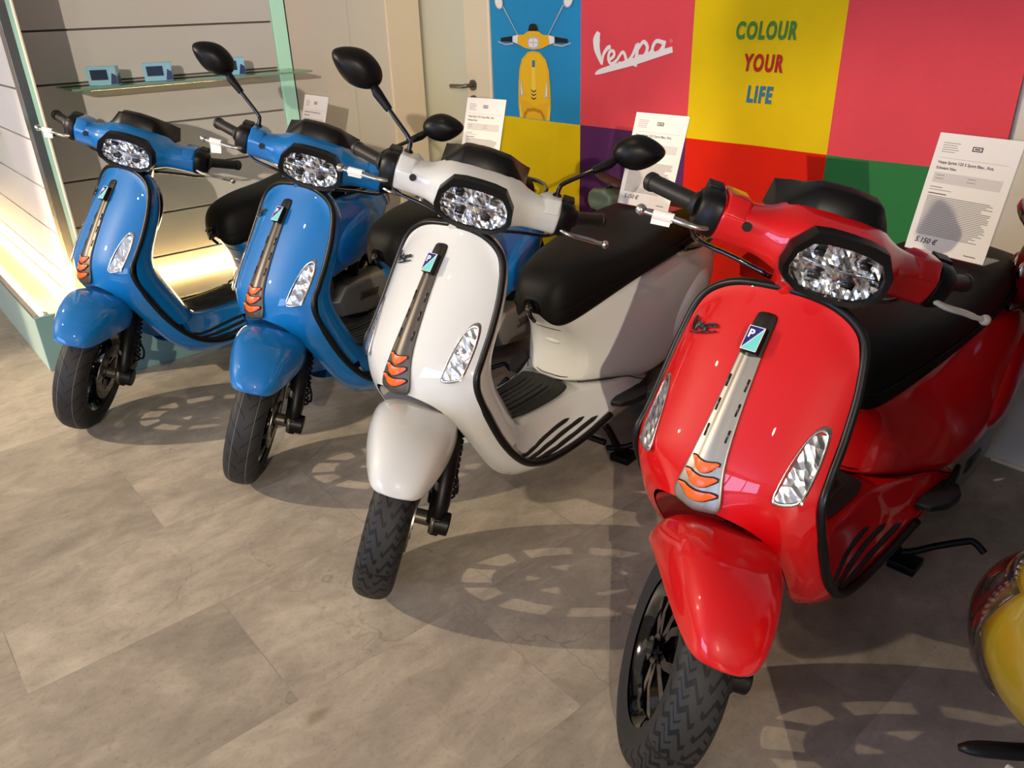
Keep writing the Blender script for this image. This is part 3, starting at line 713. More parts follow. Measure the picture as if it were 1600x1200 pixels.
def rim_mesh(mb, cx, zc):
    prof = [(.152,-.040),(.156,-.036),(.150,-.030),(.140,-.026),(.136,0),(.140,.026),(.150,.030),(.156,.036),(.152,.040),(.143,.034),(.130,.020),(.128,0),(.130,-.020),(.143,-.034)]
    rows = [[(cx+r*math.cos(a), y, zc+r*math.sin(a)) for r, y in prof] for a in [2*PI*i/64 for i in range(64)]]
    mb.add(*grid(rows, cu=True, cv=True), M_gloss)
    mb.add(*cyl((cx,-.040,zc),(cx,.040,zc), .030, 24), M_gloss); mb.add(*cyl((cx,-.050,zc),(cx,-.038,zc), .022, 20), M_gloss)
    for k in range(5):
        a0 = 2*PI*k/5+.3
        for da in (-.26,.26):
            pts = []
            for r, a, wd in ((.024,a0+da*.4,.012),(.075,a0+da*.75,.009),(.133,a0+da*1.25,.011)):
                c = Vector((cx+r*math.cos(a), 0, zc+r*math.sin(a))); tn = Vector((-math.sin(a),0,math.cos(a)))*wd
                yy = -.034 if r < .1 else -.024
                pts.append([c-tn+Vector((0,yy,0)), c+tn+Vector((0,yy,0)), c+tn*.7+Vector((0,-.004,0)), c-tn*.7+Vector((0,-.004,0))])
            mb.add(*loft(pts), M_gloss)
def disc(mb):
    n = 60; ri, ro = .060, .100; y = .056
    for yy, fl in ((y+.002,False),(y-.002,True)):
        rows = [[(r*math.cos(a), yy, .229+r*math.sin(a)) for a in [2*PI*i/n for i in range(n)]] for r in (ri, .075, ro)]
        mb.add(*grid(rows, cv=True, flip=fl), M_steel)
    for r, fl in ((ro,False),(ri,True)):
        rows = [[(r*math.cos(a), yy, .229+r*math.sin(a)) for a in [2*PI*i/n for i in range(n)]] for yy in (y+.002, y-.002)]
        mb.add(*grid(rows, cv=True, flip=fl), M_steel)
    for k in range(20):
        a = 2*PI*k/20; r = .083+.008*(k % 2); mb.add(*cyl((r*math.cos(a), y-.003, .229+r*math.sin(a)), (r*math.cos(a), y+.0026, .229+r*math.sin(a)), .0038, 8), M_black)
    for k in range(5):
        a = 2*PI*k/5; mb.add(*tube([(.03*math.cos(a), y-.004, .229+.03*math.sin(a)), (.066*math.cos(a+.2), y, .229+.066*math.sin(a+.2))], .006, 8), M_gun)

build_scooter_parts()
tb = MB(); tread(tb, 1); _t = tb.build('chevron_tyre'); TYRE2 = _t.data; bpy.data.objects.remove(_t)
def set_role(o, role, spec):
    if role == 'paint':
        for s in o.material_slots:
            if s.material == M_blue: s.link = 'OBJECT'; s.material = spec['paint']
    if role == 'tie' and spec['tie']:
        s = o.material_slots[0]; s.link = 'OBJECT'; s.material = spec['tie']
def make_scooter(spec, first):
    root = empty('scooter', (spec['x'], spec['y'], 0), math.radians(spec['h']))
    tag(root, spec['label'], 'scooter', 'scooters parked side by side')
    SM = steer_matrix(math.radians(spec['steer']))
    for o, st, role in PARTS:
        if role == 'mirror' and not spec['mirrors']: continue
        c = o.copy(); COL.objects.link(c); c.parent = root
        if st: c.matrix_basis = steer_matrix(math.radians(spec['steer']+spec['toe'])) if o.name.split('.')[0] in ('front_tyre','front_fender','fork_strut') else SM
        if role == 'tyre' and spec['tyre'] == 1: c.data = TYRE2
        set_role(c, role, spec)
        if c.name.startswith('brake_lever') and role == 'lever1' and spec.get('tan'):
            c.material_slots[0].link = 'OBJECT'; c.material_slots[0].material = M_tan
        for ch in o.children:
            d = ch.copy(); COL.objects.link(d); d.parent = c; set_role(d, d.get('_role'), spec)
            if '_role' in d: del d['_role']
            for gc in ch.children:
                e = gc.copy(); COL.objects.link(e); e.parent = d
    return root
SPECS = [dict(x=-2.3928, y=-2.1156, h=-77.96, steer=42.86, toe=0.8, paint=M_blue, tie=None, tyre=0, mirrors=False, label='blue scooter without mirrors at the far left, in front of the lit plinth'),
 dict(x=-1.6112, y=-1.8204, h=-78.28, steer=44.87, toe=-0.8, paint=M_blue, tie=None, tyre=0, mirrors=True, label='blue scooter with two black mirrors, second from the left'),
 dict(x=-.8551, y=-1.7868, h=-81.0, steer=41.73, toe=-0.5, paint=M_white, tie=None, tyre=1, mirrors=True, label='white scooter with black mirrors and dark grey tie panel, between the blue and red scooters'),
 dict(x=-.0504, y=-1.6465, h=-86.2, steer=43.48, toe=-2.0, paint=M_red, tie=M_silver, tyre=1, mirrors=False, tan=True, label='bright red scooter with silver tie panel, nearest to the camera')]
ROOTS = [make_scooter(s, i == 0) for i, s in enumerate(SPECS)]
for o, _, _ in PARTS:
    for ch in list(o.children):
        for g in list(ch.children): bpy.data.objects.remove(g)
        bpy.data.objects.remove(ch)
    bpy.data.objects.remove(o)
PARTS.clear()


# ------------------------------------------------------------------ room
def noise_col(m, c1, c2, scale=3, detail=6, rough=.6):
    n, l, b = nodes(m); tc = n.new('ShaderNodeTexCoord'); t = n.new('ShaderNodeTexNoise'); t.inputs['Scale'].default_value = scale; t.inputs['Detail'].default_value = detail; t.inputs['Roughness'].default_value = rough
    r = n.new('ShaderNodeMix'); r.data_type = 'RGBA'; r.inputs[6].default_value = s2l(c1); r.inputs[7].default_value = s2l(c2)
    l.new(tc.outputs['Object'], t.inputs['Vector']); l.new(t.outputs['Fac'], r.inputs[0]); l.new(r.outputs[2], b.inputs['Base Color']); return m
def floor_material():
    m = mat('stone_plank_vinyl', (150,136,118), .42, spec=.4)
    n, l, b = nodes(m)
    tc = n.new('ShaderNodeTexCoord'); mp = n.new('ShaderNodeMapping'); mp.inputs['Rotation'].default_value = (0,0,PI/2); mp.inputs['Location'].default_value = (.12,.2,0)
    l.new(tc.outputs['Object'], mp.inputs['Vector'])
    br = n.new('ShaderNodeTexBrick'); br.inputs['Scale'].default_value = 1; br.inputs['Brick Width'].default_value = .92; br.inputs['Row Height'].default_value = .44; br.inputs['Mortar Size'].default_value = .0012; br.inputs['Mortar Smooth'].default_value = .1
    br.inputs['Color1'].default_value = (.0,.0,.0,1); br.inputs['Color2'].default_value = (1,1,1,1); br.inputs['Mortar'].default_value = (.5,.5,.5,1); br.inputs['Bias'].default_value = 0
    l.new(mp.outputs['Vector'], br.inputs['Vector'])
    def noise(sc_, det, rg, st, src, dist=0):
        q = n.new('ShaderNodeMapping'); q.inputs['Scale'].default_value = st; l.new(src, q.inputs['Vector'])
        t = n.new('ShaderNodeTexNoise'); t.inputs['Scale'].default_value = sc_; t.inputs['Detail'].default_value = det; t.inputs['Roughness'].default_value = rg; t.inputs['Distortion'].default_value = dist
        l.new(q.outputs['Vector'], t.inputs['Vector']); return t
    # offset noise per brick
    ad = n.new('ShaderNodeVectorMath'); ad.operation = 'MULTIPLY_ADD'; ad.inputs[1].default_value = (7,3,5)
    l.new(br.outputs['Color'], ad.inputs[0]); l.new(mp.outputs['Vector'], ad.inputs[2])
    n1 = noise(1.6, 7, .62, (1,1.5,1), ad.outputs[0], .8); n2 = noise(7, 9, .7, (1,1.6,1), ad.outputs[0], .5); n3 = noise(90, 3, .6, (1,1,1), tc.outputs['Object'])
    cr1 = n.new('ShaderNodeValToRGB'); e = cr1.color_ramp.elements; e[0].position = .30; e[0].color = s2l((124,116,103)); e[1].position = .68; e[1].color = s2l((198,185,164))
    e2 = cr1.color_ramp.elements.new(.5); e2.color = s2l((163,151,134))
    mixf = n.new('ShaderNodeMix'); mixf.data_type = 'FLOAT'; mixf.inputs[0].default_value = .45
    l.new(n1.outputs['Fac'], mixf.inputs[2]); l.new(n2.outputs['Fac'], mixf.inputs[3])
    # per-plank tone
    sep = n.new('ShaderNodeSeparateColor'); l.new(br.outputs['Color'], sep.inputs[0])
    ma = n.new('ShaderNodeMath'); ma.operation = 'MULTIPLY_ADD'; ma.inputs[1].default_value = .09; l.new(sep.outputs[0], ma.inputs[0])
    sb = n.new('ShaderNodeMath'); sb.operation = 'SUBTRACT'; sb.inputs[1].default_value = .045; l.new(mixf.outputs[0], sb.inputs[0]); l.new(sb.outputs[0], ma.inputs[2])
    l.new(ma.outputs[0], cr1.inputs['Fac'])
    # veins / cracks
    vo = n.new('ShaderNodeTexVoronoi'); vo.feature = 'DISTANCE_TO_EDGE'; vo.inputs['Scale'].default_value = 1.7
    wn = noise(3, 4, .6, (1,1,1), tc.outputs['Object']); wa = n.new('ShaderNodeVectorMath'); wa.operation = 'MULTIPLY_ADD'; wa.inputs[1].default_value = (.35,.35,.35)
    l.new(wn.outputs['Color'], wa.inputs[0]); l.new(ad.outputs[0], wa.inputs[2]); l.new(wa.outputs[0], vo.inputs['Vector'])
    vr = n.new('ShaderNodeMapRange'); vr.inputs['From Min'].default_value = .0; vr.inputs['From Max'].default_value = .006; vr.inputs['To Min'].default_value = .72; vr.inputs['To Max'].default_value = 1
    l.new(vo.outputs['Distance'], vr.inputs['Value'])
    msk = noise(1.3, 2, .5, (1,1,1), ad.outputs[0]); mr = n.new('ShaderNodeMapRange'); mr.inputs['From Min'].default_value = .50; mr.inputs['From Max'].default_value = .60; l.new(msk.outputs['Fac'], mr.inputs['Value'])
    mv = n.new('ShaderNodeMix'); mv.data_type = 'FLOAT'; mv.inputs[2].default_value = 1; l.new(mr.outputs['Result'], mv.inputs[0]); l.new(vr.outputs['Result'], mv.inputs[3])
    # speckle
    sp = n.new('ShaderNodeMapRange'); sp.inputs['From Min'].default_value = .25; sp.inputs['From Max'].default_value = .45; sp.inputs['To Min'].default_value = .78; sp.inputs['To Max'].default_value = 1; l.new(n3.outputs['Fac'], sp.inputs['Value'])
    mm = n.new('ShaderNodeMath'); mm.operation = 'MULTIPLY'; l.new(mv.outputs[0], mm.inputs[0]); l.new(sp.outputs['Result'], mm.inputs[1])
    mo = n.new('ShaderNodeMapRange'); mo.inputs['To Min'].default_value = 1; mo.inputs['To Max'].default_value = .80; l.new(br.outputs['Fac'], mo.inputs['Value'])
    m2 = n.new('ShaderNodeMath'); m2.operation = 'MULTIPLY'; l.new(mm.outputs[0], m2.inputs[0]); l.new(mo.outputs['Result'], m2.inputs[1])
    # brown scuff stains
    stn = noise(2.6, 3, .6, (2.2,1,1), tc.outputs['Object']); sr = n.new('ShaderNodeMapRange'); sr.inputs['From Min'].default_value = .69; sr.inputs['From Max'].default_value = .74; sr.inputs['To Max'].default_value = .5; l.new(stn.outputs['Fac'], sr.inputs['Value'])
    mu = n.new('ShaderNodeVectorMath'); mu.operation = 'SCALE'; l.new(cr1.outputs['Color'], mu.inputs[0]); l.new(m2.outputs[0], mu.inputs['Scale'])
    st = n.new('ShaderNodeMix'); st.data_type = 'RGBA'; st.inputs[7].default_value = s2l((120,98,70)); l.new(sr.outputs['Result'], st.inputs[0]); l.new(mu.outputs[0], st.inputs[6])
    l.new(st.outputs[2], b.inputs['Base Color'])
    bp = n.new('ShaderNodeBump'); bp.inputs['Strength'].default_value = .25; bp.inputs['Distance'].default_value = .002; l.new(m2.outputs[0], bp.inputs['Height']); l.new(bp.outputs['Normal'], b.inputs['Normal'])
    return m
M_floor = floor_material()
M_wall = noise_col(mat('white_wall_plaster', (222,212,194), .7), (218,208,190), (228,219,203), 2)
M_ceil = mat('ceiling_white', (228,224,216), .8)
M_panel = noise_col(mat('gloss_white_panel', (226,218,202), .22, coat=.5), (222,214,198), (230,222,208), 1)
M_slat = mat('slat_panel_grey', (222,218,214), .45)
M_groove = mat('groove_dark', (120,112,106), .6)
M_plinth = noise_col(mat('mint_plinth', (120,150,146), .5), (112,146,144), (128,158,152), 4)
M_plinthl = noise_col(mat('pale_mint_plinth', (170,190,172), .5), (160,184,170), (184,200,182), 4)
M_shelftop = mat('plinth_top_white', (240,228,200), .4)
M_teal = mat('dark_teal_glass', (3,28,36), .3, coat=.1, spec=.3)
M_pteal = mat('pale_teal_edge', (128,168,152), .3)
M_mintg = mat('mint_backlit_glass', (178,226,200), .25, emis=(178,226,200), estr=.35)
M_cream = mat('cream_frame', (240,222,192), .5)
M_frame = mat('door_frame_cream', (224,210,178), .5)
M_frost = mat('frosted_door_glass', (206,206,182), .16, coat=.6)
M_led = mat('warm_led', (255,225,170), .5, emis=(255,214,140), estr=60)
M_fab = {k: noise_col(bump_noise(mat('fabric_'+k, c, .8, spec=.2), 30, .4, .004, 3), c, tuple(max(0,int(x*.93)) for x in c), 6) for k, c in
   dict(blue=(44,146,196), pink=(236,78,86), yellow=(240,202,10), purple=(92,44,92), red=(226,32,6), green=(52,126,66)).items()}
def S(o, label=None): o['kind'] = 'structure'; return o
XL, XR, YF = -3.13, 7.0, -8.0        # slat plane, right end, far (window) wall behind the camera
mb = MB(); mb.add(*box2((-8,YF,-.08),(XR,.1,0)), M_floor); S(mb.build('floor', smooth=False))
CEIL = 2.85
mb = MB(); mb.add(*box2((-8,YF,CEIL),(XR,.1,CEIL+.1)), M_ceil); S(mb.build('ceiling', smooth=False))
mb = MB(); mb.add(*box2((-2.52,0,0),(XR,.1,CEIL)), M_wall); mb.add(*box2((-3.2,0,2.1),(-2.52,.1,CEIL)), M_wall); S(mb.build('wall_back', smooth=False))
mb = MB(); mb.add(*box2((XR,YF,0),(XR+.1,.1,CEIL)), M_wall); S(mb.build('wall_right', smooth=False))
mb = MB(); mb.add(*box2((-8.1,YF,0),(-8,-1.8,CEIL)), M_wall); S(mb.build('wall_left', smooth=False))
mb = MB()
mb.add(*box2((-8,YF-.1,0),(XR,YF,.35)), M_wall); mb.add(*box2((-8,YF-.1,2.4),(XR,YF,CEIL)), M_wall)
mb.add(*box2((-8,YF-.1,.35),(-2.6,YF,2.4)), M_wall); mb.add(*box2((1.4,YF-.1,.35),(XR,YF,2.4)), M_wall)
for x in (-1.3,-.0): mb.add(*box2((x,YF-.1,.35),(x+.10,YF,2.4)), M_wall)
S(mb.build('wall_front', smooth=False))
mb = MB(); mb.add(*box2((3.22,-4.42,0),(3.9,-2.9,CEIL)), M_wall); S(mb.build('shadow_blocker', smooth=False))  # unseen block added to shade the red scooter's flank and floor from spot_right
M_sky = mat('dusk_daylight', (150,180,230), .9, emis=(184,206,255), estr=10)
mb = MB(); mb.add(*box2((-2.7,YF-.14,.3),(1.5,YF-.12,2.5)), M_sky); S(mb.build('window_1', smooth=False))
mb = MB(); mb.add(*box2((.0,-.012,0),(XR,0,.012)), M_cream); S(mb.build('baseboard_back', smooth=False))
# gloss white corner panels between shelving and door
mb = MB(); mb.add(*box2((XL-.05,-.765,0),(XL,-.43,CEIL)), M_panel); mb.add(*box2((XL-.05,-.427,0),(XL-.004,-.205,CEIL)), M_panel); S(mb.build('wall_side', smooth=False))
mb = MB(); mb.add(*box2((XL-.06,-.205,0),(XL+.008,.0,CEIL)), M_cream); S(mb.build('trim_1', smooth=False, bevel=.003))
# door
mb = MB(); mb.add(*box2((-3.22,.02,0),(-2.745,.03,2.08)), M_frost); d1 = S(mb.build('door_1', smooth=False))
mb = MB(); mb.add(*box2((-2.745,.005,0),(-2.650,.045,2.08)), M_frame); x = mb.build('door_stile', d1, smooth=False, bevel=.002)
mb = MB(); mb.add(*cyl((-2.690,.005,1.03),(-2.690,-.006,1.03),.026,20), M_steel); mb.add(*cyl((-2.690,.005,.955),(-2.690,-.006,.955),.026,20), M_steel); mb.add(*tube([(-2.690,0,1.03),(-2.690,-.050,1.03),(-2.70,-.058,1.028),(-2.80,-.060,1.026)],.010,12), M_steel); mb.build('door_handle', d1, ang=40)
mb = MB(); mb.add(*box2((-2.645,-.012,0),(-2.535,.05,2.14)), M_frame); mb.add(*box2((-2.535,-.018,0),(-2.517,.05,2.14)), M_cream); S(mb.build('trim_2', smooth=False, bevel=.002))

# right-hand display: slat wall (plane X = XL, faces +X)
def slat_wall(name, label, axis, plane, a0, a1, zs, ztop, back):
    root = empty(name, (0,0,0)); tag(root, label, 'slat wall', 'display shelving walls')
    zz = [.28]+zs+[ztop]
    for z0, z1 in zip(zz, zz[1:]):
        mb = MB()
        if axis == 'X': mb.add(*box2((plane-.02,a0,z0+.004),(plane,a1,z1-.004)), M_slat)
        else: mb.add(*box2((a0,plane,z0+.004),(a1,plane+.02,z1-.004)), M_slat)
        mb.build('slat_board', root, smooth=False, bevel=.001)
    mb = MB()
    if axis == 'X': mb.add(*box2((plane-.05,a0,.0),(plane-.016,a1,ztop)), M_groove)
    else: mb.add(*box2((a0,plane+.016,.0),(a1,plane+.05,ztop)), M_groove); mb.add(*box2((a0,plane,0),(a1,plane+.02,.27)), M_slat)
    mb.build('backing', root, smooth=False)
    return root
ZS = [.378,.573,.767,.962,1.154,1.354,1.55,1.75,1.95,2.15]
slat_wall('slat_wall', 'grey slatted display wall behind the left blue scooter, holding the long glass shelf', 'X', XL, -1.95, -.835, ZS, 2.4, 0)
slat_wall('slat_wall', 'cream slatted display wall at the far left edge, beyond the dark glass divider', 'Y', -1.97, -6.5, -3.04, [.378,.573,.767,.962,1.154,1.354,1.55,1.75,1.95,2.15], 2.4, 0)
r = empty('lit_column'); tag(r, 'pale mint glass column at the right end of the grey slat wall', 'column')
mb = MB(); mb.add(*box2((XL-.05,-.830,.28),(XL+.004,-.764,2.4)), M_mintg); mb.build('glass_panel', r, smooth=False, bevel=.002)
mb = MB(); mb.add(*box2((XL-.05,-.763,.0),(XL+.0,-.757,2.4)), M_groove); mb.build('edge_gap', r, smooth=False)
# glass divider fin
r = empty('glass_divider'); tag(r, 'tall dark teal glass divider between the two slat walls', 'divider')
for nm, x0, x1, m, y0 in (('metal_profile',-3.04,-2.962,M_alu,-1.99),('dark_glass',-2.962,-2.79,M_teal,-1.985),('green_edge',-2.79,-2.712,M_pteal,-1.985),('cream_edge',-2.712,-2.692,M_cream,-1.985)):
    mb = MB(); mb.add(*box2((x0,-1.974,.27),(x1,-1.968,2.4)), m); mb.build(nm, r, smooth=False, bevel=.001)
# plinths
r = empty('display_plinth'); tag(r, 'mint green plinth with lit white top under the grey slat wall', 'plinth', 'display plinths')
mb = MB(); mb.add(*box2((XL,-1.968,0),(-2.78,-.80,.262)), M_plinth); mb.build('plinth_body', r, smooth=False, bevel=.003)
mb = MB(); mb.add(*box2((XL,-1.968,.262),(-2.80,-.80,.272)), M_shelftop); mb.build('plinth_top', r, smooth=False, bevel=.002)
mb = MB(); mb.add(*box2((-2.80,-1.968,.262),(-2.778,-.80,.274)), M_alu); mb.build('front_profile', r, smooth=False, bevel=.001)
mb = MB(); mb.add(*box2((XL+.002,-1.95,.2725),(XL+.03,-.86,.284)), M_led); mb.build('led_strip', r, smooth=False)
r = empty('display_plinth'); tag(r, 'pale mint corner plinth with glowing top at the left edge', 'plinth', 'display plinths')
mb = MB(); mb.add(*box2((-6.5,-2.151,0),(-3.060,-2.133,.238)), M_plinthl); mb.add(*box2((-6.5,-2.133,0),(-3.060,-1.974,.236)), M_plinthl); mb.build('plinth_body', r, smooth=False, bevel=.002)
mb = MB(); mb.add(*box2((-3.060,-2.151,0),(-3.044,-1.974,.250)), M_plinth); mb.build('end_panel', r, smooth=False, bevel=.002)
mb = MB(); mb.add(*box2((-6.5,-2.128,.236),(-3.075,-1.972,.243)), M_shelftop); mb.build('plinth_top', r, smooth=False)
mb = MB(); mb.add(*box2((-6.5,-2.151,.238),(-3.060,-2.128,.252)), M_alu); mb.build('front_profile', r, smooth=False, bevel=.001)
mb = MB(); mb.add(*box2((-6.4,-2.127,.2435),(-3.09,-2.112,.252)), M_led); mb.add(*box2((-6.4,-1.986,.2435),(-3.09,-1.972,.252)), M_led); mb.build('led_strip', r, smooth=False)
mb = MB(); mb.add(*cyl((-3.085,-2.100,.243),(-3.085,-2.100,.256),.013,16), M_alu); mb.build('cover_screw', r)
# glass shelves
def shelf(label, a, b):
    r = empty('glass_shelf', (0,0,0)); tag(r, label, 'shelf', 'glass shelves on the slat walls')
    mb = MB(); mb.add(*box2(a, b), M_gshelf); mb.build('glass_plate', r, smooth=False, bevel=.001); return r
r = shelf('long clear glass shelf with three light blue boxes on the grey slat wall', (XL+.002,-1.815,1.141),(-2.88,-.79,1.148))
mb = MB(); mb.add(*box2((-2.8805,-1.815,1.1405),(-2.8785,-.79,1.1485)), M_gedge); mb.add(*box2((XL+.002,-.7905,1.1405),(-2.88,-.7885,1.1485)), M_gedge); mb.build('polished_edge', r, smooth=False)
mb = MB(); mb.add(*box2((XL+.002,-1.70,1.122),(XL+.05,-.95,1.140)), M_alu); mb.build('shelf_bracket', r, smooth=False, bevel=.002)
r = shelf('short glass shelf at the left edge of the picture on the cream slat wall', (-5.0,-2.18,.935),(-3.62,-1.985,.942))
mb = MB(); mb.add(*box2((-5.0,-2.182,.9345),(-3.62,-2.179,.9425)), M_gedge); mb.build('polished_edge', r, smooth=False)
# toy boxes
M_lb = noise_col(mat('light_blue_card', (140,205,235), .35, coat=.4), (120,195,235), (170,222,240), 30); M_nb = mat('navy_card', (24,50,110), .35); M_win = mat('box_window', (30,56,84), .08, coat=1)
def toybox(label, x, y, z, rz, grp='light blue model boxes on the glass shelves'):
    r = empty('model_box', (x,y,z), rz); tag(r, label, 'box', grp)
    mb = MB(); mb.add(*box2((-.030,-.055,0),(.030,.055,.070)), M_lb); mb.build('carton', r, smooth=False, bevel=.001)
    mb = MB(); mb.add(*box2((.030,-.042,.020),(.0312,.022,.058)), M_win); mb.build('window', r, smooth=False)
    mb = MB(); mb.add([(.0312,.028,.002),(.0312,.054,.002),(.0312,.054,.035),(.0312,.038,.045)], [(0,1,2,3)], M_nb); mb.add([(-.028,.0553,.002),(.028,.0553,.002),(.028,.0553,.030),(-.028,.0553,.045)], [(3,2,1,0)], M_nb); mb.build('print_panel', r, smooth=False)
    mb = MB(); mb.add(*sphere((.026,-.01,.036),.011,10,6,(.3,1.3,.8)), M_steel); mb.build('toy_model', r)
toybox('light blue model box, leftmost of three on the long glass shelf', -2.985, -1.660, 1.149, -.5)
toybox('light blue model box, middle one of three on the long glass shelf', -2.985, -1.445, 1.149, -.35)
toybox('light blue model box behind the raised black scooter mirror, rightmost on the shelf', -2.985, -1.125, 1.149, -.35)
toybox('light blue model box on the short glass shelf at the left picture edge', -3.92, -2.07, .9425, -1.5)

# ------------------------------------------------------------------ banner
ban = empty('fabric_banner', (0,-.004,0)); tag(ban, 'large colour-block fabric banner with lettering and scooter print on the back wall', 'banner')
def wav(x, z): return -.006*math.sin(x*9+1.3*math.sin(z*2))-.0015*math.sin(x*23+z*3)
xs = [-2.51,-1.903,-1.315,-.720,-.178]
def tile(x0, x1, z0, z1, m):
    n, k = 16, 10
    rows = [[(x0+(x1-x0)*i/n, -.012+wav(x0+(x1-x0)*i/n, z0+(z1-z0)*j/k), z0+(z1-z0)*j/k) for i in range(n+1)] for j in range(k+1)]
    mb = MB(); mb.add(*grid(rows), m); return mb.build('colour_block', ban)
rowz = [(.902,1.50),(.300,.902)]
for i, (ka, kb) in enumerate((('blue','yellow'),('pink','purple'),('yellow','red'),('pink','green'))):
    tile(xs[i], xs[i+1], .902, 1.502, M_fab[ka]); tile(xs[i], xs[i+1], .302, .902, M_fab[kb])
for i, k in enumerate(('yellow','green','blue','purple')): tile(xs[i], xs[i+1], 1.502, 2.10, M_fab[k])
def onban(V2, dy=.0025): return [(x, -.012+wav(x, z)-dy, z) for x, z in V2]
def put(VF, m, name='print', dy=.0025, mbx=None):
    mb = mbx or MB(); mb.add(onban(VF[0], dy), VF[1], m)
    return mb
P_green, P_red, P_blue2, P_wh = mat('print_green', (74,128,52), .8), mat('print_red', (186,28,12), .8), mat('print_blue', (56,118,150), .8), mat('print_white', (240,232,226), .8)
def word(s, m, x, z, size, wide):
    V, F = text_mesh(s, size, size*.045, .12, 'CENTER', 4, 1.22, wide)
    V = [(a+x, b+z) for a, b in V]; put((V, F), m).build('lettering', ban, smooth=False)
word('COLOUR', P_green, -1.012, 1.286, .076, .66); word('YOUR', P_red, -1.010, 1.181, .076, .66); word('LIFE', P_blue2, -1.014, 1.076, .076, .66)
# brand script
def px_b(u, v):   # traced lettering, crop units -> banner metres
    x = -1.815+(u-265)/(700-265)*.411; z = 1.118+((400-v)/(400-205))*.150+(u-265)/435*.0+0
    return (x, z)
sx = lambda L: [(-1.815+(u-265)*.000945, 1.113+(403-v)*.00088+(u-265)*.000022) for u, v in L]
strokes = [([(280,212),(268,245),(272,290),(300,350)], [.018,.036,.030,.014]), ([(300,356),(310,310),(335,282),(352,278)], [.010,.012,.016,.014]),
 ([(335,338),(370,318),(368,296),(346,300),(340,332),(358,352),(388,336)], .012), ([(388,336),(420,300),(440,330),(430,350),(398,346)], [.010,.012,.013,.012,.010]), ([(430,348),(470,322),(500,268)], [.008,.012,.014]),
 ([(508,262),(500,310),(494,362)], [.012,.016,.018]), ([(506,290),(535,258),(560,280),(545,315),(510,318)], [.010,.014,.016,.014,.010]), ([(545,315),(580,300),(600,262)], .010),
 ([(650,262),(610,256),(590,285),(605,312),(640,290),(655,258)], .014), ([(655,254),(650,290),(668,300),(690,292)], [.016,.016,.014,.010]), ([(262,398),(300,384),(480,342),(700,290)], [.006,.020,.026,.020])]
mb = MB()
for p, w in strokes: put(ribbon(sx(p), [k*1.08 for k in w] if isinstance(w, list) else w*1.08, 5), P_wh, mbx=mb, dy=.0028+strokes.index((p,w))*.00008)
c = sx([(690,256)])[0]; ring2 = [(c[0]+.008*math.cos(2*PI*k/16), c[1]+.008*math.sin(2*PI*k/16)) for k in range(16)]; mb.add(onban(ring2, .003), [tuple(reversed(range(16)))], mat('print_pink', (236,110,110), .8))
mb.build('lettering', ban, smooth=False)
mb = MB(); mb.add(*tube([(-2.52,-.006,2.10),(-.17,-.006,2.10)], .009, 10), M_alu); mb.build('hanging_rod', ban)
# printed yellow scooter
Y1, Y2, G1, G2, K1, Cg = mat('print_yellow', (240,180,16), .8), mat('print_yellow_light', (248,206,70), .8), mat('print_grey', (190,186,176), .8), mat('print_dark_yellow', (196,132,10), .8), mat('print_black', (24,22,22), .8), mat('print_amber', (150,96,10), .8)
cxp = -2.205
pm = MB(); lay = [0]
def poly(pts, m, symm=False):
    lay[0] += 1; dy = .0030+lay[0]*.00016
    if symm:
        fine = []
        for (xa, za), (xb, zb) in zip(pts, pts[1:]):
            k = max(1, int(abs(zb-za)/.02))
            fine += [(xa+(xb-xa)*i/k, za+(zb-za)*i/k) for i in range(k)]
        fine.append(pts[-1])
        rows = [onban([(cxp+x*1.13*(j/4-1), z) for j in range(9)], dy) for x, z in fine]
        V_, F_ = grid(rows); pm.add(V_, F_, m); return
    V = [(cxp+x*1.13, z) for x, z in pts]
    if symm: V = V+[(cxp-x*1.13, z) for x, z in reversed(pts) if abs(x) > 1e-6]
    pm.add(onban(V, dy), [tuple(range(len(V)))], m)
def disc2(x, z, rx, rz, m, n=20, rot=0): poly([(x+rx*math.cos(2*PI*k/n)*math.cos(rot)-rz*math.sin(2*PI*k/n)*math.sin(rot), z+rx*math.cos(2*PI*k/n)*math.sin(rot)+rz*math.sin(2*PI*k/n)*math.cos(rot)) for k in range(n)], m)
poly([(0,1.200),(.035,1.196),(.075,1.165),(.093,1.12),(.102,1.04),(.104,.96),(.095,.905),(0,.905)], Y1, True)
poly([(0,1.192),(.030,1.188),(.066,1.158),(.080,1.11),(.086,1.04),(.086,.985),(0,.960)], mat('print_yellow_mid', (246,190,24), .8), True)
poly([(.088,.97),(.100,.95),(.096,.905),(.080,.905)], Y2); poly([(-.088,.97),(-.100,.95),(-.096,.905),(-.080,.905)], Y2)
poly([(0,.955),(.045,.948),(.066,.925),(.070,.905),(0,.905)], G2, True); poly([(0,.940),(.040,.934),(.055,.912),(.056,.905),(0,.905)], Y1, True)
poly([(-.010,1.165),(.010,1.165),(.014,1.0),(-.014,1.0)], Y2); poly([(-.009,1.162),(.009,1.162),(.009,1.132),(-.009,1.132)], P_blue2)
for z in (1.030,1.014,.998): poly([(-.016,z+.006),(0,z-.002),(.016,z+.006),(.016,z+.001),(0,z-.008),(-.016,z+.001)], K1)
for s in (1,-1):
    poly([(s*.082,1.08),(s*.088,1.05),(s*.086,1.005),(s*.068,1.0),(s*.070,1.02)], G1); poly([(s*.080,1.07),(s*.084,1.04),(s*.082,1.012),(s*.072,1.006),(s*.074,1.025)], Cg if False else P_wh)
poly([(0,1.285),(.030,1.283),(.062,1.268),(.095,1.268),(.130,1.262),(.132,1.238),(.095,1.228),(.050,1.212),(0,1.206)], Y1, True)
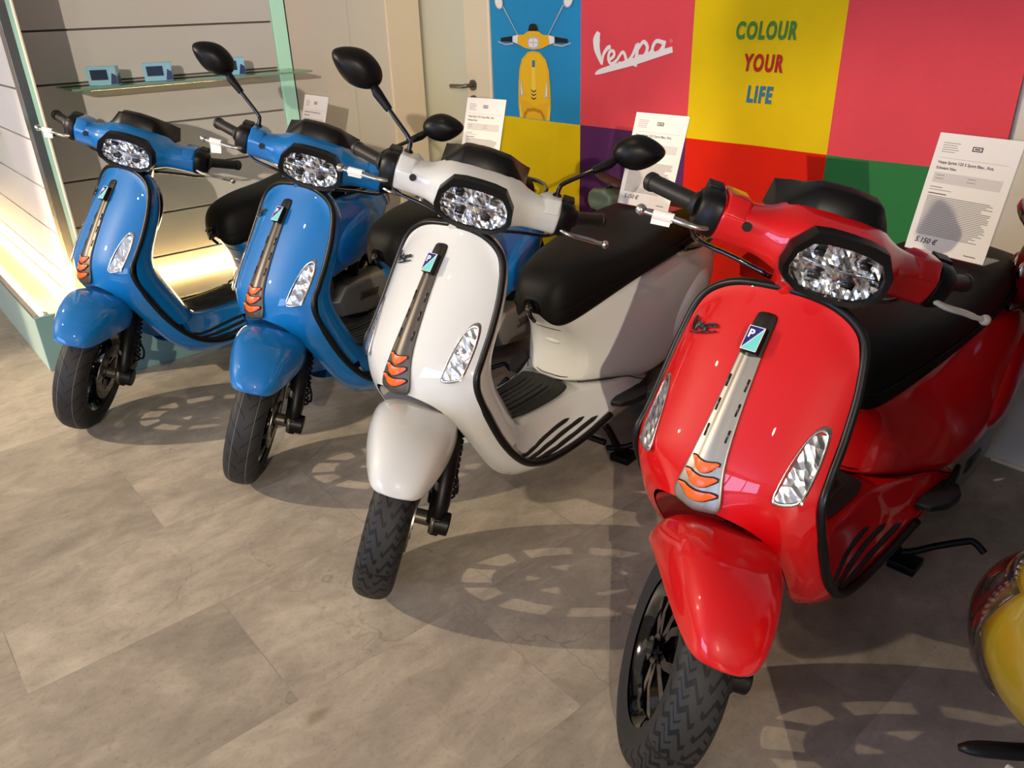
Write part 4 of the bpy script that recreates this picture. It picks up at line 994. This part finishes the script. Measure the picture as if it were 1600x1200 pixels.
poly([(.095,1.268),(.130,1.262),(.132,1.238),(.100,1.230)], P_wh); poly([(-.095,1.268),(-.130,1.262),(-.132,1.238),(-.100,1.230)], P_wh)
poly([(0,1.262),(.028,1.258),(.038,1.240),(.030,1.215),(0,1.208)], G1, True); poly([(0,1.255),(.022,1.252),(.031,1.238),(.024,1.220),(0,1.214)], P_wh, True)
poly([(-.002,1.256),(.002,1.256),(.002,1.214),(-.002,1.214)], G1); poly([(-.030,1.238),(.030,1.238),(.030,1.235),(-.030,1.235)], G1)
poly([(0,1.315),(.018,1.312),(.026,1.300),(.030,1.284),(0,1.286)], K1, True)
for s in (1,-1):
    poly([(s*.132,1.262),(s*.205,1.254),(s*.205,1.238),(s*.132,1.238)], K1); poly([(s*.125,1.234),(s*.175,1.228),(s*.222,1.240),(s*.222,1.235),(s*.175,1.222),(s*.125,1.228)], G1)
    poly([(s*.090,1.265),(s*.096,1.268),(s*.185,1.385),(s*.180,1.388)], G1); disc2(s*.208, 1.405, .024, .030, G1, rot=-s*.4); disc2(s*.208, 1.405, .019, .025, P_wh, rot=-s*.4)
pm.build('scooter_print', ban, smooth=False)

# ------------------------------------------------------------------ price signs on the seats
def sign(label, x, y, z, yaw, til, price=True):
    r = empty('price_sign', (x,y,z), yaw); tag(r, label, 'sign', 'acrylic price signs standing on the scooter seats')
    up = Vector((0, math.sin(til), math.cos(til))); ux = Vector((1,0,0)); n = ux.cross(up)   # n points to the viewer (-y)
    def P(a, b, h=0): return ux*a+up*b+n*h
    def slab(a0, a1, b0, b1, h0, h1, m, mb): mb.add(*loft([[P(a0,b0,h0),P(a1,b0,h0),P(a1,b1,h0),P(a0,b1,h0)],[P(a0,b0,h1),P(a1,b0,h1),P(a1,b1,h1),P(a0,b1,h1)]]), m)
    mb = MB(); slab(-.107,.107,0,.303,-.0030,-.0010,M_acryl,mb)
    mb.add(*box2((-.107,0,0),(.107,.075,.0025)), M_acryl); mb.build('acrylic_holder', r, smooth=False)
    mb = MB(); slab(-.105,.105,.003,.300,-.0008,.0006,M_paper,mb); pp = mb.build('printed_sheet', r, smooth=False)
    H = .0008
    def bar(a0, a1, b, t, m, mb, h=H): mb.add([P(a0,b,h),P(a1,b,h),P(a1,b+t,h),P(a0,b+t,h)], [(0,1,2,3)], m)
    mb = MB(); rn = random.Random(label)
    bar(-.088,.086,.178,.026,M_panelgrey,mb,H*.9)
    for k in range(5): bar(-.088,-.088+rn.uniform(.03,.045),.276-k*.0055,.0016,M_inkl,mb)
    bar(-.088,.086,.240,.0006,M_inkl,mb)
    for b in (.196,.188): bar(-.082,-.060,b,.0018,M_inkl,mb); bar(.0,.022,b,.0018,M_inkl,mb)
    bar(-.088,-.055,.166,.0022,M_inkl,mb); bar(-.088,-.030,.160,.0016,M_inkl,mb); bar(-.088,-.040,.150,.0024,M_ink,mb)
    b = .143
    for k in range(24): bar(-.088, .084-rn.random()**3*.05, b, .0021, M_inkl, mb); b -= .0042
    bar(.052,.082,.014,.0020,M_ink,mb); mb.build('fine_print', pp, smooth=False)
    mb = MB()
    def tx(s, size, a, bb, bold=0, sh=0): mb.add(*onplane(text_mesh(s, size, bold, sh, 'LEFT', 2), P(a, bb, H*1.2), ux, up), M_ink)
    tx('Vespa Sprint 125 S Sport Blau , Rot,', .0098, -.088, .229, .0002); tx('Schwarz Neu', .0098, -.088, .215, .0002)
    mb.build('headline_text', pp, smooth=False)
    mb = MB(); tx('5.150 \u20ac', .0185, -.084, .030, .0004, .25); mb.build('price_text', pp, smooth=False)
    mb = MB(); bar(-.012,.014,.263,.0115,M_ink,mb); bar(-.009,.011,.2655,.0065,M_paper,mb,H*1.3); bar(-.006,.008,.2672,.003,M_ink,mb,H*1.5); mb.build('dealer_logo', pp, smooth=False)
    return r
SIGN_Z = .776
sign('price sheet in clear acrylic stand on the red scooter seat', -.1084,-.5027,SIGN_Z,-.1411,.2137)
sign('price sheet in acrylic stand on the white scooter seat, partly behind its mirror', -1.0234,-.6148,SIGN_Z,.0446,.2931)
sign('price sheet in acrylic stand on the seat of the blue scooter with mirrors', -1.8564,-.6544,SIGN_Z,.1253,.2607)
sign('price sheet on the leftmost blue scooter seat, beside the pale mint column', -2.6268,-1.0037,SIGN_Z,.0073,.3053)

# paper tags on the right-hand brake levers
def tagp(i, label, hang):
    sp = SPECS[i]; Mx = Matrix.Translation((sp['x'],sp['y'],0)) @ Matrix.Rotation(math.radians(sp['h']),4,'Z') @ steer_matrix(math.radians(sp['steer']))
    c = Mx @ Vector((-.336,-.300,.956)); d = ((Mx @ Vector((-.342,-.325,.953)))-c).normalized(); up = Vector((0,0,1)); up = (up-d*up.dot(d)).normalized(); n = d.cross(up)
    mb = MB(); rows = []
    for k in range(13):
        a = 2*PI*k/12; rows.append([c+d*t+up*math.cos(a)*.0092+n*math.sin(a)*.0092 for t in (-.019,.019)])
    mb.add(*grid(rows), M_paper)
    q = [c-d*.016-up*.008, c+d*.020-up*.008, c+d*.022-up*.008-Vector((0,0,hang)), c-d*.013-up*.008-Vector((0,0,hang*.8))]
    q2 = [p+n*.0008 for p in q]; mb.add(*loft([q,q2]), M_paper)
    o = mb.build('paper_tag', ang=30); tag(o, label, 'tag', 'white paper tags wrapped round the brake levers')
tagp(0,'white paper tag on the leftmost blue scooter lever',.020); tagp(1,'white paper tag hanging from the lever of the blue scooter with mirrors',.030)
tagp(2,'white paper tag wrapped round the white scooter lever',.006); tagp(3,'white paper tag wrapped round the red scooter lever',.012)

# ------------------------------------------------------------------ bits at the wall and right edge
g = empty('ride_on_toy', (-1.60,-.16,0), -.3); tag(g, 'sage green ride-on toy with brown saddle between the scooters by the purple block', 'toy')
M_sage = mat('sage_green', (120,134,104), .4); M_brown = mat('brown_leather', (84,52,38), .55)
mb = MB(); mb.add(*loft([[(x,-w,z0),(x,w,z0),(x,w*.9,z1),(x,-w*.9,z1)] for x,w,z0,z1 in ((-.085,.05,.62,.66),(-.04,.06,.60,.685),(.05,.06,.60,.695),(.09,.04,.62,.67))]), M_sage); mb.build('body', g, bevel=.012, ang=50)
mb = MB(); mb.add(*tube([(-.07,0,.735),(-.02,0,.728),(.05,0,.722),(.11,0,.715)], [.022,.034,.036,.020], 12, flat=.35), M_brown); mb.add(*cyl((.02,0,.69),(.02,0,.72),.012), M_steel); mb.build('saddle', g)
mb = MB()
for s in (-.04,.04): mb.add(*tube([(-.03,s,.61),(-.06,s,.4),(-.08,s,.12)], .010, 8), M_black)
mb.add(*tube([(.05,0,.61),(.10,0,.4),(.16,0,.12)], .012, 8), M_black); mb.build('frame', g)
for x in (-.08,.16): mb = MB(); mb.add(*cyl((x,-.02,.11),(x,.02,.11),.11,28), M_rub); mb.build('wheel', g, ang=40)

# dark red scooter pointing away to the right; only its tail reaches into the picture
e = empty('scooter', (.012,-.30,0), 0); tag(e, 'dark red scooter whose tail is cut off by the right picture edge', 'scooter')
def ringx(x, w, z0, z1, n=16, p=.75):
    c, h = (z0+z1)/2, (z1-z0)/2
    return [(x, w*math.copysign(abs(math.cos(a))**p, math.cos(a)), c+h*math.copysign(abs(math.sin(a))**p, math.sin(a))) for a in [2*PI*k/n for k in range(n)]]
mb = MB(); mb.add(*loft([ringx(*q) for q in ((0,.03,.70,.78),(.012,.075,.64,.825),(.06,.115,.62,.85),(.18,.17,.52,.84),(.34,.20,.40,.80),(.52,.19,.36,.74),(.66,.13,.33,.68),(.74,.06,.33,.62))]), M_dkred); mb.build('rear_body', e, sub=1)
mb = MB(); mb.add(*loft([ringx(*q) for q in ((.05,.05,.835,.865),(.10,.12,.82,.895),(.25,.15,.79,.895),(.45,.155,.76,.86),(.62,.13,.70,.84),(.74,.08,.66,.79),(.77,.03,.68,.74))]), M_seat); mb.build('seat', e, sub=1)
mb = MB(); mb.add(*tube(cr([(.20,.17,.80),(.06,.15,.865),(-.01,.06,.90),(-.01,-.06,.90),(.06,-.15,.865),(.20,-.17,.80)],4), .011, 10), M_gloss); mb.build('grab_rail', e)
mb = MB(); mb.add(*sphere((.004,.0,.745),.04,18,12,(.35,1.2,.8)), M_chrome); mb.add(*sphere((-.006,0,.745),.032,18,12,(.35,1.2,.8)), M_tail); mb.build('tail_lamp', e)
for s_ in (1,-1): mb = MB(); mb.add(*sphere((.035,.085*s_,.745),.022,14,8,(.5,.8,1.1)), M_chrome); mb.build('turn_signal', e)
mb = MB(); mb.add(*loft([[(x,-w,z0),(x,w,z0),(x,w,z1),(x,-w,z1)] for x,w,z0,z1 in ((.62,.17,.22,.34),(.85,.18,.22,.29),(1.10,.17,.22,.29),(1.20,.16,.26,.40))]), M_dkred); mb.build('floorboard', e, bevel=.01)
mb = MB(); rows = []
for z, w, x in ((.92,.08,1.10),(.88,.16,1.12),(.78,.19,1.17),(.64,.20,1.23),(.50,.19,1.28),(.38,.16,1.30),(.28,.12,1.28)): rows.append([(x-.07,w,z),(x-.01,w*.8,z),(x+.02,0,z),(x-.01,-w*.8,z),(x-.07,-w,z)])
mb.add(*grid(rows), M_dkred); mb.build('leg_shield', e, sub=2, solid=.03)
mb = MB(); mb.add(*tube([(1.05,-.20,1.0),(1.08,0,1.02),(1.05,.20,1.0)], [.03,.06,.03], 14), M_dkred); mb.build('handlebar_cover', e)
mb = MB(); mb.add(*sphere((1.13,0,1.01),.055,18,12,(.5,1,1)), M_chrome); mb.build('headlamp', e)
for s_ in (1,-1): mb = MB(); mb.add(*tube([(1.05,.20*s_,1.0),(1.0,.33*s_,.99)], .018, 12), M_grip); mb.build('grip', e)
for cx_, nm in ((.44,'rear_wheel'),(1.50,'front_wheel')):
    mb = MB(); wheel_tyre(mb, cx_, 0, .22, .05, M_rub); fwm = mb.build(nm, e)
    mb = MB(); rim_mesh(mb, cx_, .22); mb.build('wheel_rim', fwm, ang=30)
mb = MB(); mb.add(*loft([ringx(*q) for q in ((1.30,.07,.36,.50),(1.40,.085,.42,.54),(1.52,.085,.43,.54),(1.64,.07,.40,.48),(1.70,.03,.38,.43))]), M_dkred); mb.add(*tube([(1.44,.06,.22),(1.36,.05,.45),(1.22,0,.70),(1.08,0,.98)],.02,10), M_black); mb.build('front_fender', e, sub=1)
mb = MB(); mb.add(*tube([(.32,-.09,.22),(.55,-.08,.28),(.70,-.05,.30)],[.05,.07,.05],12), M_eng); mb.add(*tube([(.75,-.1,.22),(.80,-.17,.02)],.012,8), M_black); mb.build('engine', e)

# yellow open-face helmet with a clear bubble visor, on a stand
HPOS = (.572,-1.525,.585)
# yellow open-face helmet with a clear bubble visor, on a stand
HC = Vector(HPOS)
h = empty('helmet', HC, math.radians(142)); tag(h, 'glossy yellow open-face helmet with stitched black edge and clear bubble visor', 'helmet')
M_yel = noise_col(mat('yellow_helmet_shell', (150,122,18), .3, coat=1), (122,106,20), (166,134,24), 3)
def shell(r, lim, m, name, th, cut):
    mb = MB(); rows = []
    for i in range(25):
        t = PI*(.02+.70*i/24); row = []
        for j in range(49):
            p = -PI+2*PI*j/48
            row.append((r*1.12*math.sin(t)*math.cos(p), r*.92*math.sin(t)*math.sin(p), r*math.cos(t)))
        rows.append(row)
    mb.add(*grid(rows, skip=cut, flip=False), m); return mb.build(name, h, solid=th)
shell(.135, 0, M_yel, 'shell', .008, lambda i, j: i > 9 and 17 <= j < 31)
mb = MB(); edge = [(.135*1.13*math.sin(t)*math.cos(p), .135*.93*math.sin(t)*math.sin(p), .135*1.01*math.cos(t)) for t, p in
   [(PI*(.02+.70*i/24), -PI+2*PI*17/48) for i in range(24,9,-1)]+[(PI*(.02+.70*10/24), -PI+2*PI*j/48) for j in range(17,32)]+[(PI*(.02+.70*i/24), -PI+2*PI*31/48) for i in range(10,25)]]
mb.add(*tube(edge, .0068, 8), M_black); trm = mb.build('edge_trim', h)
mb = MB(); ed = cr(edge, 3)
for k in range(0, len(ed)-2, 3): mb.add(*tube([ed[k]*1.045, ed[k+1]*1.045, ed[k+2].lerp(ed[k+1],.3)*1.045], .0011, 5), M_bwhite)
mb.build('stitching', trm)
mb = MB(); rows = []
for i in range(15):
    t = PI*(.30+.44*i/14); row = []
    for j in range(25):
        p = -1.25+2.5*j/24; R = .146+.012*math.sin(PI*i/14)*math.cos(p*.9)
        row.append((R*1.12*math.sin(t)*math.cos(p), R*.95*math.sin(t)*math.sin(p), R*math.cos(t)))
    rows.append(row)
mb.add(*grid(rows), M_visor); mb.build('bubble_visor', h, solid=.003)
mb = MB(); mb.add(*sphere((0,0,-.01),.118,20,12,(1.1,.9,.9)), M_black); mb.build('liner', h)
st_ = empty('helmet_stand', (HC.x, HC.y, 0)); tag(st_, 'black helmet stand with curved arm on a white base below the yellow helmet', 'stand')
mb = MB(); mb.add(*tube([(.03,-.05,.35),(.03,-.05,.41),(.01,-.02,.466)], [.062,.055,.03], 24), M_black); mb.build('post', st_, ang=50)
mb = MB(); mb.add(*tube(cr([(.02,-.055,.42),(-.010,-.068,.447),(-.055,-.098,.440),(-.100,-.125,.428)],4), [.013]*10+[.0125,.0105,.005], 12, flat=.7), M_black); mb.build('arm', st_)
mb = MB(); mb.add(*box2((-.055,-.30,0),(.30,-.02,.35)), M_bwhite); mb.build('base_cabinet', st_, smooth=False, bevel=.004)

# ------------------------------------------------------------------ lights
def spot(name, loc, power, col, r=.03, target=None, size=None):
    if target:
        l = bpy.data.lights.new(name, 'SPOT'); l.spot_size = math.radians(size or 80); l.spot_blend = .6
    else: l = bpy.data.lights.new(name, 'POINT')
    l.energy = power; l.color = col; l.shadow_soft_size = r
    o = bpy.data.objects.new(name, l); COL.objects.link(o); o.location = loc
    if target: o.rotation_euler = (Vector(target)-Vector(loc)).to_track_quat('-Z','Y').to_euler()
    return o
WARM = (1,.80,.58)
spot('spot_left', (-4.3956,-5.4796,2.72), 1150, (1,.84,.64), .03, (-1.6,-2.55,.1), 47).data.spot_blend = .25
spot('spot_behind', (.42,-4.2,2.72), 60, (1,.85,.67), .03, (-1.9,-.5,.9), 58)
spot('spot_right', (5.2,-6.4,2.74), 1800, (1,.87,.70), .035, (-2.0,-1.0,.7), 56)
spot('spot_aisle', (-2.2,-3.6,2.74), 40, (1,.85,.67), .03, (-2.2,-1.5,.0), 110)
spot('fill_banner', (-.9,-1.5,2.76), 26, (1,.87,.70), .05, (-1.2,0,1.1), 95)  # added fill that brightens the banner, no fitting modelled
spot('fill_gondola', (-3.9,-3.0,2.74), 75, (1,.84,.62), .03, (-3.9,-2.0,.7), 90)  # added warm fill that lifts the left slat wall
def area(name, loc, sx_, sy_, power, col, rot=(0,0,0)):
    l = bpy.data.lights.new(name, 'AREA'); l.shape = 'RECTANGLE'; l.size = sx_; l.size_y = sy_; l.energy = power; l.color = col
    o = bpy.data.objects.new(name, l); COL.objects.link(o); o.location = loc; o.rotation_euler = rot; return o
w = bpy.data.worlds.new('world'); sc.world = w; w.use_nodes = True
w.node_tree.nodes['Background'].inputs[0].default_value = (.5,.55,.65,1); w.node_tree.nodes['Background'].inputs[1].default_value = .15

# ------------------------------------------------------------------ camera
F_PX, PITCH, ROLL, HGT = 1215.984, math.radians(26.01444), math.radians(1.82505), 1.39649
cp, sp_ = math.cos(PITCH), math.sin(PITCH); c, s = math.cos(ROLL), math.sin(ROLL)
fw = Vector((0,cp,-sp_)); x_ = Vector((1,0,0)); d_ = Vector((0,-sp_,-cp))
right = c*x_+s*d_; down = -s*x_+c*d_
Rz = Matrix.Rotation(math.radians(50), 3, 'Z')
right, down, fw = Rz@right, Rz@down, Rz@fw
cam = bpy.data.cameras.new('camera'); co = bpy.data.objects.new('camera', cam); COL.objects.link(co)
m3 = Matrix((right, -down, -fw)).transposed()
co.matrix_world = Matrix.Translation((.65687,-2.61176,HGT)) @ m3.to_4x4()
cam.sensor_fit = 'HORIZONTAL'; cam.sensor_width = 36; cam.lens = F_PX/1600*36; cam.clip_start = .02
sc.camera = co
sc.view_settings.view_transform = 'Standard'; sc.view_settings.look = 'None'; sc.view_settings.exposure = -0.3; sc.view_settings.gamma = 1
try: sc.view_settings.use_curve_mapping = False
except Exception: pass
